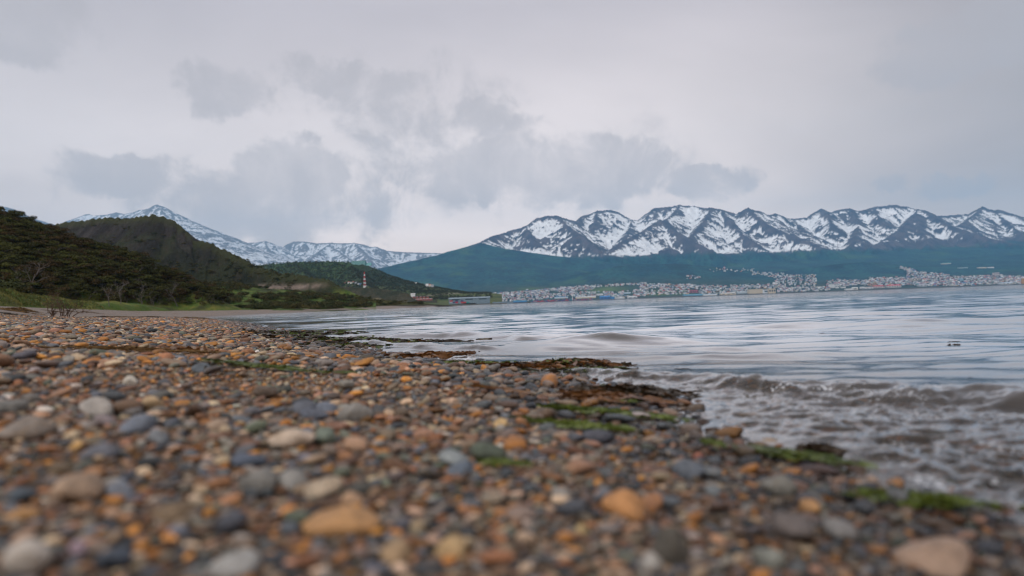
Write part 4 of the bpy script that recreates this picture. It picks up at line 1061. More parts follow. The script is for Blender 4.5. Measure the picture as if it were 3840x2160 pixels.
twigm, tb, bsb = new_mat('brown_twigs')
bsb.inputs['Base Color'].default_value = (.09, .05, .03, 1); bsb.inputs['Roughness'].default_value = .9
def tube(path, radii, n=5):
    V = []; F = []
    path = np.array(path, float)
    for i, (p, r_) in enumerate(zip(path, radii)):
        t_ = path[min(i + 1, len(path) - 1)] - path[max(i - 1, 0)]; t_ /= np.linalg.norm(t_) + 1e-9
        a = np.cross(t_, (0.3, .2, 1) if abs(t_[2]) < .9 else (1, 0, 0)); a /= np.linalg.norm(a); b = np.cross(t_, a)
        for k in range(n):
            q = 2 * math.pi * k / n; V.append(p + r_ * (a * math.cos(q) + b * math.sin(q)))
    for i in range(len(path) - 1):
        for k in range(n):
            F.append((i * n + k, i * n + (k + 1) % n, (i + 1) * n + (k + 1) % n, (i + 1) * n + k))
    return V, F
class MB:
    def __init__(self): self.V = []; self.F = []
    def add(self, V, F):
        b = len(self.V); self.V += [tuple(v) for v in V]; self.F += [tuple(i + b for i in f) for f in F]
    def mesh(self, name, mat, smooth=True):
        me = bpy.data.meshes.new(name); me.from_pydata(self.V, [], self.F); me.update()
        me.polygons.foreach_set('use_smooth', np.full(len(me.polygons), smooth))
        for x in (mat if isinstance(mat, (list, tuple)) else [mat]): me.materials.append(x)
        return me
def branchy(rr, p, dirv, L, r0, depth, mb, lean, tips):
    n = 5; pts_ = [np.array(p, float)]; d = np.array(dirv, float)
    for i in range(n):
        d = d + rr.normal(0, .16, 3) + np.array(lean) * .10; d /= np.linalg.norm(d)
        pts_.append(pts_[-1] + d * L / n)
    mb.add(*tube(pts_, np.linspace(r0, r0 * .45, n + 1), 5 if depth > 0 else 4))
    tips.append(pts_[-1])
    if depth > 0:
        for k in range(rr.integers(2, 4) + (depth > 1)):
            q = pts_[rr.integers(2, n + 1)]; a = rr.uniform(0, 6.28)
            nd = d * .6 + np.array([math.cos(a), math.sin(a), rr.uniform(.0, .6)]) * .8 + np.array(lean) * .5; nd /= np.linalg.norm(nd)
            branchy(rr, q, nd, L * rr.uniform(.5, .75), r0 * .5, depth - 1, mb, lean, tips)
def leaves(rr, c, rad, n, size, mb, flat=.3):
    d = rr.normal(size=(n, 3)); d /= np.linalg.norm(d, axis=1, keepdims=True)
    d[:, 2] = np.where(d[:, 2] < -.2, -d[:, 2] * .4, d[:, 2])
    p = c + d * np.array(rad) * rr.uniform(.55, 1.05, (n, 1)) ** .6
    for q, dd in zip(p, d):
        nm = dd + rr.normal(0, .45, 3); nm[2] += .4; nm /= np.linalg.norm(nm)
        a = np.cross(nm, rr.normal(size=3)); a /= np.linalg.norm(a); b = np.cross(nm, a); s_ = size * rr.uniform(.6, 1.4)
        mb.add([q - a * s_, q - b * s_ * .6, q + a * s_, q + b * s_ * .6 + nm * s_ * .3], [(0, 1, 2, 3)])
def tree_protos(k, nleaf=900, big=True):
    """wind-bent southern beech: 1 unit = 1 m, about 6 m tall, layered flat crown swept to the right"""
    rr = np.random.default_rng(900 + k); tr = MB(); tips = []
    lean = (.55, 0, 0); H_ = rr.uniform(4.6, 6.4)
    branchy(rr, (0, 0, -.4), (.15, rr.normal(0, .1), 1), H_ * .62, .17, 2, tr, lean, tips)
    cr = MB(); tips = np.array(tips)
    ncl = 9
    for i in range(ncl):
        t_ = tips[rr.integers(0, len(tips))] if i < 6 else np.array([rr.uniform(-1, 2.4), rr.uniform(-1.3, 1.3), H_ * rr.uniform(.55, .92)])
        rad = np.array([rr.uniform(1.0, 1.9), rr.uniform(.9, 1.5), rr.uniform(.5, 1.0)])
        c = t_ + np.array([.3, 0, .25])
        n0 = len(cr.V); leaves(rr, c, rad, nleaf // ncl, .17, cr)
        Vn = np.array(cr.V[n0:]); Vn[:, 2] += (Vn[:, 0] - c[0]) * -.14     # layers droop away from the wind
        cr.V[n0:] = [tuple(v) for v in Vn]
    return tr.mesh('trunk', bark), cr
trees_me = []
for k in range(6):
    tm, cr = tree_protos(k, 1000)
    trees_me.append((tm, [cr.mesh('crown', LEAF[j]) for j in range(3)]))
def bush_me(k, n=420):
    rr = np.random.default_rng(950 + k); mb = MB()
    for i in range(5):
        c = np.array([rr.uniform(-.7, .7), rr.uniform(-.6, .6), rr.uniform(.2, .7)])
        leaves(rr, c, (rr.uniform(.5, .9), rr.uniform(.5, .8), rr.uniform(.35, .6)), n // 5, .09, mb)
    return mb
BUSH = [bush_me(k) for k in range(4)]
bush_leaf = [leaf_mat('bush_foliage', (.014, .022, .008), (.050, .058, .020)), leaf_mat('bush_foliage_olive', (.034, .030, .012), (.085, .075, .025))]
bush_me_l = [[b.mesh('foliage', m_) for m_ in bush_leaf] for b in BUSH]
def dead_me(k):
    rr = np.random.default_rng(970 + k); mb = MB(); tips = []
    branchy(rr, (0, 0, -.3), (.1, 0, 1), 3.4, .09, 3, mb, (.2, 0, 0), tips)
    return mb.mesh('dead_tree', deadm)
dead = [dead_me(k) for k in range(4)]

# where on the wooded hill: march the view rays so trees fill the slope as seen
def field_hit(F, u, v, y0, y1):
    ys = np.geomspace(y0, y1, 260); d = ray(u, v)
    X = d[0] * ys; Z = HC + d[2] * ys; h = F(X, ys)
    k = np.nonzero(h > Z)[0]
    if len(k) == 0: return None
    k = k[0]; return np.array([X[k], ys[k], h[k]])
rt = np.random.default_rng(11)
cand = []
Sg = rt.uniform(-.98, -.36, 13000); Yg = 26 + (rt.random(13000) ** .75) * 190
Xg = Sg * Yg; Zg = F_wood(Xg, Yg)
bzg = beach_z(Xg, Yg); hgt_ = Zg - bzg; sg_ = shore_s(Xg, Yg)
okm = (hgt_ > 1.6) & (rt.random(len(Xg)) < np.where(hgt_ < 5, .5, 1.0)) & (sg_ > 15.5)
Xg, Yg, Zg, hgt_ = Xg[okm], Yg[okm], Zg[okm], hgt_[okm]
ug, vg, zg = proj(np.stack([Xg, Yg, Zg + 3], 1))
edge_open = (ug > 560) & (vg > 1085)          # the open grass at the foot of the hill on the right
keep = ~(edge_open & (rt.random(len(ug)) < .88)); Xg, Yg, Zg, ug, vg, hgt_ = (q[keep] for q in (Xg, Yg, Zg, ug, vg, hgt_))
inf = (ug > -60) & (ug < 900)
scl = rt.uniform(.42, .78, len(Xg)) * np.where(hgt_ < 6, .9, 1.0) * np.clip(1.2 - Yg / 500, .7, 1)
order = np.argsort(-(scl / Yg) * inf)
NT_IND = 230
TREE_MARKS = [('dark hollow under the crest', 130, 900), ('left edge of the wood', 10, 1000), ('dip of the ridge', 450, 980), ('shaded lower wood', 260, 1080), ('upper left crest', 200, 870), ('left end of the grass bank', 60, 1090), ('bare grey snag', 160, 1060), ('bare beach shrub', 250, 1085), ('right end of the grass bank', 430, 1130), ('hill crest at left', 60, 850), ('middle of the ridge', 330, 930),
              ('open meadow at the hill foot', 640, 1100), ('foot of the wooded slope', 520, 1130), ('lower end of the ridge', 640, 1020), ('centre of the wooded slope', 330, 1030), ('steep upper slope', 160, 940), ('grey rock outcrop', 775, 1160)]
TG = 'wind-bent trees on the hillside'
titems = []; kinds = ['dark green layered tree', 'bronze tinged flat crowned tree', 'bright green leaning tree']
for r_, i in enumerate(order[:NT_IND]):
    k = int(rt.integers(0, 6)); j = int(rt.choice(3, p=[.5, .27, .23]))
    root = bpy.data.objects.new('beech_tree', None); COL.objects.link(root); root.empty_display_size = .5
    root.location = (Xg[i], Yg[i], Zg[i]); root.rotation_euler = (rt.normal(0, .06), rt.normal(0, .06), rt.normal(0, .45)); s_ = scl[i]; root.scale = (s_ * rt.uniform(.9, 1.2), s_, s_ * rt.uniform(.75, 1.05))
    root['category'] = 'tree'; root['group'] = TG
    for nm, me in (('trunk', trees_me[k][0]), ('crown', trees_me[k][1][j])):
        c = bpy.data.objects.new(nm, me); COL.objects.link(c); c.parent = root
    sw = 'large' if s_ / Yg[i] > .0095 else ('middling' if s_ / Yg[i] > .0075 else 'small')
    titems.append(dict(o=root, desc=f'{sw} {kinds[j]}', u=ug[i], v=vg[i]))
name_them(titems, TREE_MARKS, ('above', 'below'))
tsrc = []
for k in range(6):
    for j in range(3):
        me = bpy.data.meshes.new(f'wood_tree_{k}{j}')
        a, b = trees_me[k][0], trees_me[k][1][j]
        va = np.empty(len(a.vertices) * 3); a.vertices.foreach_get('co', va); vb = np.empty(len(b.vertices) * 3); b.vertices.foreach_get('co', vb)
        V = np.concatenate([va.reshape(-1, 3), vb.reshape(-1, 3)]); na_ = len(a.vertices)
        fa_ = np.empty(len(a.loops), int); a.loops.foreach_get('vertex_index', fa_); fb_ = np.empty(len(b.loops), int); b.loops.foreach_get('vertex_index', fb_)
        fc = np.concatenate([fa_.reshape(-1, 4), fb_.reshape(-1, 4) + na_])
        o = mesh_obj(f'wood_tree_{k}{j}', V, fc, [bark, LEAF[j]], link=False, mat_idx=[0] * len(a.polygons) + [1] * len(b.polygons))
        tsrc.append(o)
ro = order[NT_IND:]; ro = ro[:7000]
nn = len(ro)
gn_scatter('beech_wood', np.stack([Xg[ro], Yg[ro], Zg[ro]], 1), np.stack([rt.normal(0, .06, nn), rt.normal(0, .06, nn), rt.normal(0, .5, nn)], 1),
           np.stack([scl[ro] * 1.05, scl[ro], scl[ro] * rt.uniform(.7, 1.0, nn)], 1), rt.choice(18, nn, p=np.tile([.5, .27, .23], 6) / 6), tsrc)
# bare grey snags, single
dmarks = [(160, 1108, 150, 46, 'tall bare grey snag above the grass bank'), (88, 1098, 110, 44, 'forked bare snag at the left end of the grass bank'), (36, 1110, 70, 44, 'thin bare snag at the left edge'), (500, 1140, 110, 80, 'twisted pale snag above the shingle'),
          (462, 1150, 90, 80, 'grey snag left of the twisted one'), (548, 1130, 80, 85, 'straight grey snag right of the twisted one'), (650, 1120, 90, 95, 'dark bare tree leaning over the open grass'), (690, 1140, 100, 100, 'fallen looking grey trunk above the outcrop'),
          (572, 1020, 80, 110, 'pale dead tree high on the ridge end'), (604, 1030, 60, 115, 'small pale dead tree right of the ridge snag'), (390, 1085, 60, 90, 'pale stump in the dark wood'), (250, 960, 60, 130, 'grey dead tree in the upper wood'), (190, 920, 60, 130, 'slim dead tree near the hill crest')]
for k, (u, v, hp, Y, lb) in enumerate(dmarks):
    d = ray(u, v); p = field_hit(F_wood, u, v, 26, 230)
    if p is None: p = at(u, v, Y)
    o = bpy.data.objects.new('dead_tree', dead[k % 4]); COL.objects.link(o)
    s_ = hp / FP * p[1] / 5.2; o.scale = (s_, s_, s_); o.location = (p[0], p[1] - 3, float(F_wood(p[0:1], p[1:2] - 3)[0])); o.rotation_euler = (0, .35 if 'lean' in lb or 'fallen' in lb else 0, k * 1.3)
    tag(o, lb, 'dead tree', 'dead trees of the hillside')
# bare shrub on the shingle
def shrub(u, v, Y, hpx, label, seed, stems):
    p = at(u, v, Y); p[2] = beach_z(p[0:1], p[1:2])[0]
    root = bpy.data.objects.new('bare_shrub', None); COL.objects.link(root); root.location = p; root.empty_display_size = .2
    tag(root, label, 'shrub', 'bare shrubs on the beach')
    rr = np.random.default_rng(seed); H_ = hpx / FP * Y
    for k in range(stems):
        mb = MB(); tips = []
        a = rr.uniform(0, 6.28)
        branchy(rr, (rr.normal(0, H_ * .25), rr.normal(0, H_ * .12), -.05), (.35 * math.cos(a), .3 * math.sin(a), 1), H_ * rr.uniform(.55, .9), .026, 3, mb, (.12, 0, 0), tips)
        o = bpy.data.objects.new('stem', mb.mesh('stem', twigm)); COL.objects.link(o); o.parent = root
shrub(249, 1172, 31, 76, 'leafless brown shrub with a tall stem on the shingle', 31, 5)
shrub(222, 1170, 31, 62, 'leafless brown shrub left of the taller one', 32, 5)
shrub(205, 1168, 32, 26, 'low wiry shrub beside the two bare ones', 33, 4)

# grass bank behind the shingle
def grass_bank():
    r = np.random.default_rng(5); n = 60000
    Y = r.uniform(24, 80, n); S = r.uniform(-.98, -.45, n); X = S * Y
    s = shore_s(X, Y); Z = F_wood(X, Y); b = beach_z(X, Y)
    k = (Z > b + .12) & (Z < b + 5.5); X, Y, Z = X[k], Y[k], Z[k]; n = len(X)
    h = r.uniform(.04, .12, n) * (1 + Y / 80); a = r.uniform(0, 3.14, n); w_ = .035 * (1 + Y / 40)
    dx, dy = np.cos(a) * w_, np.sin(a) * w_
    V = np.empty((n, 3, 3)); V[:, 0] = np.stack([X - dx, Y - dy, Z - .02], 1); V[:, 1] = np.stack([X + dx, Y + dy, Z - .02], 1); V[:, 2] = np.stack([X + r.normal(0, .06, n), Y, Z + h], 1)
    g = fbm(X * .4, Y * .4, 66, 3)
    c = mixc((.075, .10, .018), (.17, .15, .035), ss(g + .2 * r.normal(size=n), -.3, .4)); c = np.repeat(c, 3, 0)
    mt, t, bs = new_mat('bank_grass'); t.l.new(t.add('ShaderNodeAttribute', attribute_name='alb').outputs['Color'], bs.inputs['Base Color']); bs.inputs['Roughness'].default_value = .8
    tag(mesh_obj('bank_grass', V.reshape(-1, 3), np.arange(n * 3).reshape(-1, 3), mt, colors=c), kind='stuff')
grass_bank()

# bushes: on the meadow and the slopes round the bay
def place_bushes(F, n, srange, yrange, cond, smin, smax, seed, nind, marks, group, desc, name):
    r = np.random.default_rng(seed)
    Y = r.uniform(*yrange, n); S = r.uniform(*srange, n); X = S * Y; Z = F(X, Y)
    u, v, _ = proj(np.stack([X, Y, Z], 1)); k = cond(X, Y, Z, u, v, r)
    X, Y, Z, u, v = X[k], Y[k], Z[k], u[k], v[k]; n = len(X); s_ = r.uniform(smin, smax, n)
    od = np.argsort(-s_ / Y * ((u > 0) & (u < 3840))); it = []
    for i in od[:nind]:
        j = int(r.integers(0, 2)); q = int(r.integers(0, 4))
        o = bpy.data.objects.new(name, bush_me_l[q][j]); COL.objects.link(o)
        o.location = (X[i], Y[i], Z[i] - .1); o.scale = (s_[i] * 1.25, s_[i], s_[i]); o.rotation_euler = (0, 0, r.uniform(0, 6))
        o['category'] = 'bush'; o['group'] = group
        it.append(dict(o=o, desc=f"{['dark green', 'olive'][j]} {desc}", u=u[i], v=v[i]))
    name_them(it, marks, ('above', 'below'))
    rs = od[nind:]; m_ = len(rs)
    src = []
    for q in range(4):
        for j in range(2): src.append(bpy.data.objects.new(f'{name}_kind_{q}{j}', bush_me_l[q][j].copy()))
    gn_scatter(name.replace('bush', 'scrub'), np.stack([X[rs], Y[rs], Z[rs] - .1], 1), np.stack([0 * X[rs], 0 * X[rs], r.uniform(0, 6, m_)], 1), np.stack([s_[rs] * 1.3, s_[rs], s_[rs]], 1), r.integers(0, 8, m_), src)
BM = [('green meadow', 1050, 1150), ('cut road bank', 1050, 1110), ('headland', 1230, 1130), ('grey rock outcrop', 780, 1160), ('far beach', 950, 1172)]
def bd_cond(X, Y, Z, u, v, r):
    n = fbm(X / 14, Y / 14, 88, 3)
    low = Z < 13
    return (u > -40) & (u < 1420) & (shore_s(X, Y) > 9) & np.where(low, (n > .02) & (v < 1168), r.random(len(X)) < np.where(Z > 36, .12, .7))
place_bushes(F_dome, 15000, (-.98, -.21), (160, 540), bd_cond, .7, 1.7, 71, 34, BM, 'bushes round the bay', 'bush', 'meadow_bush')
place_bushes(F_head, 2600, (-.33, -.10), (240, 325), lambda X, Y, Z, u, v, r: (Z > 1.6) & (u < 1640) & (v < 1160), .4, 1.0, 72, 30, [('top of the headland', 1250, 1100), ('headland cliff', 1240, 1150), ('headland tip', 1550, 1140)], 'bushes on the headland', 'low bush', 'headland_bush')
def wd_cond(X, Y, Z, u, v, r): return (u > -40) & (u < 880) & (Z - beach_z(X, Y) > 1.3) & (shore_s(X, Y) > 16)
place_bushes(F_wood, 3000, (-.98, -.31), (30, 200), wd_cond, .5, 1.25, 73, 50, TREE_MARKS, 'undergrowth of the wooded hill', 'undergrowth bush', 'hillside_bush')
# far woodland of the green hill: too many and too small to count
def green_trees():
    r = np.random.default_rng(12); n = 26000
    Y = r.uniform(1300, 2120, n); S = r.uniform(-.47, -.03, n); X = S * Y; Z = F_green(X, Y)
    k = (Z > 14) & (fbm(X / 120, Y / 120, 84, 4) - (Z - 60) / 90 < .3 + .3 * r.normal(size=n)); X, Y, Z = X[k], Y[k], Z[k]; n = len(X)
    k = ~((np.abs(X - ray(1352, 990)[0] * 1965) < 38) & (Y < 1990) & (Y > 1925)); X, Y, Z = X[k], Y[k], Z[k]; n = len(X)
    s_ = r.uniform(1.2, 2.7, n)
    src = [bpy.data.objects.new(f'far_tree_kind_{q}{j}', bush_me_l[q][j].copy()) for q in range(4) for j in range(2)]
    gn_scatter('far_woodland', np.stack([X, Y, Z], 1), np.stack([0 * X, 0 * X, r.uniform(0, 6, n)], 1), np.stack([s_, s_, s_ * 1.35], 1), r.integers(0, 8, n), src)
green_trees()

# ================================================================== BUILDINGS, MAST, CARS
def paint(name, rough=.7):
    mt, t, bs = new_mat(name)
    c = t.add('ShaderNodeObjectInfo').outputs['Color']
    n = t.noise(t.add('ShaderNodeNewGeometry').outputs['Position'], .2, 3, .6)
    t.l.new(t.mix(1.0, c, t.mr(n, .3, .7, .85, 1.08), 'MULTIPLY'), bs.inputs['Base Color']); bs.inputs['Roughness'].default_value = rough
    return mt
PAINT = paint('painted_wall'); ROOFP = paint('roof_sheet', .55)
def plain(name, c, rough=.5, metal=0):
    mt, t, bs = new_mat(name); n = t.noise(t.add('ShaderNodeNewGeometry').outputs['Position'], .4, 3, .6)
    t.l.new(t.mix(1.0, (*c, 1), t.mr(n, .3, .7, .85, 1.1), 'MULTIPLY'), bs.inputs['Base Color']); bs.inputs['Roughness'].default_value = rough; bs.inputs['Metallic'].default_value = metal
    return mt
GLASS = plain('window_glass', (.03, .05, .06), .12); TEAL = plain('teal_glazing', (.10, .30, .30), .25)
FRAME = plain('pale_frame', (.35, .5, .5), .5)
def box_vf(x0, x1, y0, y1, z0, z1):
    V = [(x, y_, z) for z in (z0, z1) for y_ in (y0, y1) for x in (x0, x1)]
    return V, [(0, 2, 3, 1), (4, 5, 7, 6), (0, 1, 5, 4), (2, 6, 7, 3), (0, 4, 6, 2), (1, 3, 7, 5)]
def gable_vf(x0, x1, y0, y1, z0, rise, ov=.4):
    ym = (y0 + y1) / 2
    V = [(x0 - ov, y0 - ov, z0), (x1 + ov, y0 - ov, z0), (x1 + ov, ym, z0 + rise), (x0 - ov, ym, z0 + rise), (x0 - ov, y1 + ov, z0), (x1 + ov, y1 + ov, z0)]
    return V, [(0, 1, 2, 3), (3, 2, 5, 4), (0, 3, 4), (1, 5, 2), (0, 4, 5, 1)]
def add_obj(name, vf, mat, parent=None, color=None, loc=None):
    mb = MB(); mb.add(*vf); me = mb.mesh(name, mat, False)
    o = bpy.data.objects.new(name, me); COL.objects.link(o)
    if parent: o.parent = parent
    if color: o.color = (*color, 1)
    if loc is not None: o.location = loc
    return o
def empty(name, loc, label, cat, group=None, rz=0):
    o = bpy.data.objects.new(name, None); COL.objects.link(o); o.location = loc; o.rotation_euler = (0, 0, rz); o.empty_display_size = 2
    return tag(o, label, cat, group)
def town_at(u, v):
    """point of the town slope seen at a pixel"""
    d = ray(u, v); ys = np.linspace(4490, 8200, 900); X = d[0] * ys; Z = HC + d[2] * ys
    h = town_z(X, ys) if v > 1068 and u < 2700 else far_h_cached(X, ys)
    k = np.nonzero(h >= Z)[0]; k = k[0] if len(k) else 40
    return np.array([X[k], ys[k], h[k]])
def far_h_cached(X, Y): return np.minimum(far_h(X, Y)[0], 1e9)
def hall(name, u0, u1, vt, vb, wall, roof, label, Y=None, depth=None, flat=False, win=0, zbase=None, group=None, cat='building'):
    uc = (u0 + u1) / 2
    if Y is None: p = town_at(uc, vb)
    else: p = at(uc, vb, Y)
    if zbase is not None: p[2] = zbase
    Wd = (u1 - u0) / FP * p[1]; Ht = max((vb - vt) / FP * p[1], 3.0); dp = depth or min(Wd * .6, 40)
    root = empty(name, p, label, cat, group)
    hw = Ht * (.97 if flat else .68)
    add_obj('wall', box_vf(-Wd / 2, Wd / 2, 0, dp, -8, hw), PAINT, root, wall)
    if flat: add_obj('roof', box_vf(-Wd / 2 - .5, Wd / 2 + .5, -.5, dp + .5, hw, Ht), ROOFP, root, roof)
    else: add_obj('roof', gable_vf(-Wd / 2, Wd / 2, 0, dp, hw, Ht - hw, .8), ROOFP, root, roof)
    for k in range(win):
        x = -Wd / 2 + (k + .5) * Wd / win
        add_obj('window', box_vf(x - Wd / win * .28, x + Wd / win * .28, -.25, .1, hw * .35, hw * .75), GLASS, root)
    return root, p, Wd, hw
WH = (.72, .72, .70); GREY = (.34, .38, .40); BLUE = (.05, .20, .42); RED = (.42, .03, .03); CREAM = (.62, .52, .36); PINK = (.45, .10, .14); GRN = (.07, .20, .15)
GT = 'large buildings of the far town'
HALLS = [
 (1683, 1836, 1114, 1127, (.16, .22, .26), (.26, .34, .40), 'long blue grey warehouse behind the red containers', 3, False), (1735, 1784, 1133, 1144, WH, WH, 'white shed on the left quay', 0, False),
 (1690, 1730, 1137, 1145, (.4, .45, .47), WH, 'low pale shed at the left end of the quay', 0, False), (1847, 1925, 1131, 1141, (.2, .28, .34), (.34, .42, .48), 'long low blue grey quay shed', 0, True),
 (1925, 1975, 1129, 1139, BLUE, (.06, .24, .36), 'blue roofed quay shed left of the container rows', 0, False), (2064, 2091, 1094, 1103, WH, (.6, .6, .58), 'white hall in the middle of the left town', 4, True),
 (2080, 2130, 1112, 1120, WH, (.08, .3, .5), 'white warehouse with a blue roof', 0, False), (2160, 2235, 1111, 1120, CREAM, WH, 'long cream warehouse right of the water tower', 0, False),
 (2252, 2289, 1109, 1123, (.03, .14, .40), (.05, .22, .5), 'bright blue warehouse on the quay', 3, False), (2291, 2305, 1112, 1122, BLUE, (.1, .35, .6), 'small blue square store', 0, True),
 (2308, 2343, 1116, 1123, (.4, .42, .43), WH, 'low white roofed shed right of the blue store', 0, False), (2341, 2366, 1096, 1105, (.3, .42, .5), (.45, .55, .62), 'pale blue roofed hall on the green slope', 0, False),
 (2355, 2390, 1111, 1120, (.5, .52, .54), WH, 'white gabled hall at the shore', 2, False), (2236, 2262, 1101, 1110, WH, (.5, .52, .52), 'white roofed hall above the blue warehouse', 0, False),
 (2588, 2619, 1087, 1099, PINK, (.35, .08, .10), 'raspberry red block above the shore sheds', 4, True), (2565, 2640, 1103, 1110, (.12, .28, .40), (.15, .40, .55), 'long blue shore shed', 0, False),
 (2640, 2690, 1102, 1109, WH, (.5, .6, .66), 'long pale shore shed', 0, False), (2705, 2760, 1097, 1106, CREAM, WH, 'cream fronted shed with a white roof', 3, False),
 (2440, 2466, 1084, 1091, (.1, .2, .35), (.16, .3, .5), 'dark blue block over the town houses', 0, True),
 (2766, 2812, 1093, 1101, (.45, .5, .52), (.5, .56, .6), 'grey shed left of the cream factory', 0, False), (3109, 3119, 1067, 1080, WH, WH, 'leftmost white tower of the three on the shore', 0, True), (3121, 3131, 1066, 1080, WH, WH, 'middle white tower of the three on the shore', 0, True),
 (3133, 3147, 1068, 1081, WH, WH, 'right white tower of the three on the shore', 2, True), (3156, 3172, 1075, 1080, WH, WH, 'low white store beside the three towers', 0, True), (3198, 3218, 1077, 1087, (.7, .64, .55), WH, 'white hangar on the shore', 1, False),
 (3173, 3198, 1082, 1088, WH, WH, 'flat white store left of the hangar', 0, True), (3228, 3246, 1076, 1084, (.6, .6, .62), WH, 'pale small house right of the white hangar', 2, False), (3264, 3290, 1062, 1071, (.5, .3, .2), (.42, .25, .12), 'orange brown block over the shore', 3, True),
 (3282, 3318, 1070, 1080, (.65, .55, .5), (.55, .03, .05), 'red roofed hall on the shore', 4, False), (3333, 3380, 1067, 1078, (.68, .62, .58), (.6, .04, .06), 'long red roofed hall right of the first', 5, False), (3246, 3275, 1076, 1083, WH, (.6, .5, .5), 'white shore house between the two red roofed halls', 2, False),
 (3420, 3452, 1044, 1052, (.6, .5, .42), (.55, .2, .15), 'terracotta block in the middle of town', 3, True), (3600, 3614, 1043, 1054, (.3, .45, .55), (.3, .45, .55), 'pale blue tower block', 0, True), (3729, 3748, 1022, 1033, (.6, .5, .48), (.55, .42, .42), 'pinkish apartment block at the top of town', 4, True),
 (3535, 3567, 985, 991, (.5, .45, .4), (.06, .36, .33), 'teal roofed lodge high in the forest', 0, False), (3672, 3700, 1002, 1006, CREAM, WH, 'cream lodge in the forest clearing', 0, False), (3708, 3728, 1001, 1005, WH, WH, 'small white lodge in the forest', 0, False), (3600, 3630, 1003, 1006, (.4, .5, .55), WH, 'long pale building in the forest', 0, True),
 (3834, 3842, 1044, 1064, (.5, .26, .08), (.45, .25, .1), 'slim orange tower block at the right edge', 0, True), (3760, 3800, 1058, 1066, WH, (.5, .6, .7), 'pale shore hall near the right edge', 3, False), (3450, 3475, 1066, 1074, (.6, .6, .62), (.4, .4, .45), 'grey gabled shore hall', 2, False)]
occ_boxes = []
for (u0, u1, vt, vb, wl, rf, lb, win, flat) in HALLS:
    _, p, _, _ = hall('hall', u0, u1, vt, vb, wl, rf, lb, flat=flat, win=win, group=GT, Y=1400 if u1 < 1930 else None, depth=25 if u1 < 1930 else None); occ_boxes.append((u0, u1, vt, vb))
root, p, Wd, hw = hall('factory', 2810, 2862, 1084, 1101, (.60, .50, .36), (.55, .48, .36), 'huge cream factory block on the shore', flat=True)
hall('factory', 2862, 2884, 1086, 1100, (.68, .70, .72), (.6, .6, .6), 'white middle wing of the cream factory', flat=True, win=1)
hall('factory', 2884, 2909, 1082, 1100, (.60, .50, .36), (.55, .48, .36), 'right cream wing of the factory with dark windows', flat=True, win=3)
occ_boxes.append((2805, 2912, 1080, 1102))
q0 = [at(u, v, Y_)[:2] for u, v, Y_ in ((1560, 1150, 1330), (1700, 1147, 1345), (1860, 1141, 1380), (1940, 1138, 1420), (1990, 1136, 1600), (1540, 1150, 1600))]
mb = MB(); nq = len(q0); mb.add([(a, b, z) for z in (-1.5, 2.0) for a, b in q0], [tuple(range(nq, 2 * nq))] + [(k, (k + 1) % nq, nq + (k + 1) % nq, nq + k) for k in range(nq)])
o = bpy.data.objects.new('quay', mb.mesh('quay', plain('quay_concrete', (.16, .15, .13), .9), False)); COL.objects.link(o); tag(o, kind='structure')
# fuel tanks above the left quay
for k, lb in enumerate(['leftmost rust red storage tank', 'second rust red storage tank from the left', 'middle rust red storage tank', 'fourth rust red storage tank from the left', 'rightmost rust red storage tank']):
    u = 1552 + k * 13; p = at(u, 1119, 1500); rad = 5 / FP * 1500; hh = 7 / FP * 1500
    mb = MB(); n = 16; V = [(rad * math.cos(q * 2 * math.pi / n), rad * math.sin(q * 2 * math.pi / n), z) for z in (-6, hh) for q in range(n)] + [(0, 0, hh + .8)]
    F = [(q, (q + 1) % n, n + (q + 1) % n, n + q) for q in range(n)]; root = empty('storage_tank', p, lb, 'storage tank', 'row of fuel tanks')
    add_obj('shell', (V[:2 * n], F), PAINT, root, (.30, .10, .07)); add_obj('roof', (V[n:], [(q, (q + 1) % n, n) for q in range(n)]), ROOFP, root, (.15, .25, .35))
hall('terminal', 1545, 1618, 1120, 1126, (.35, .08, .07), (.5, .35, .32), 'low red building under the storage tanks', Y=1450, group='buildings at the foot of the green hill')
hall('terminal', 1540, 1556, 1100, 1105, WH, WH, 'small white building above the bluff', Y=1500, group='buildings at the foot of the green hill')
# water tower
p = town_at(2147, 1128); rt_ = empty('water_tower', p, 'white mushroom shaped water tower on the quay', 'water tower')
hgt = 24 / FP * p[1]
def cyl(r0, r1, z0, z1, n=12):
    V = [(r_ * math.cos(q * 2 * math.pi / n), r_ * math.sin(q * 2 * math.pi / n), z) for r_, z in ((r0, z0), (r1, z1)) for q in range(n)]
    return V, [(q, (q + 1) % n, n + (q + 1) % n, n + q) for q in range(n)] + [tuple(range(n, 2 * n)), tuple(range(n - 1, -1, -1))]
add_obj('shaft', cyl(3.2, 2.6, -5, hgt * .7), PAINT, rt_, WH)
mb = MB(); mb.add(*cyl(3, 7.5, hgt * .7, hgt * .8)); mb.add(*cyl(7.5, 5.5, hgt * .8 + .05, hgt)); o = bpy.data.objects.new('tank', mb.mesh('tank', PAINT, False)); COL.objects.link(o); o.parent = rt_; o.color = (*WH, 1)
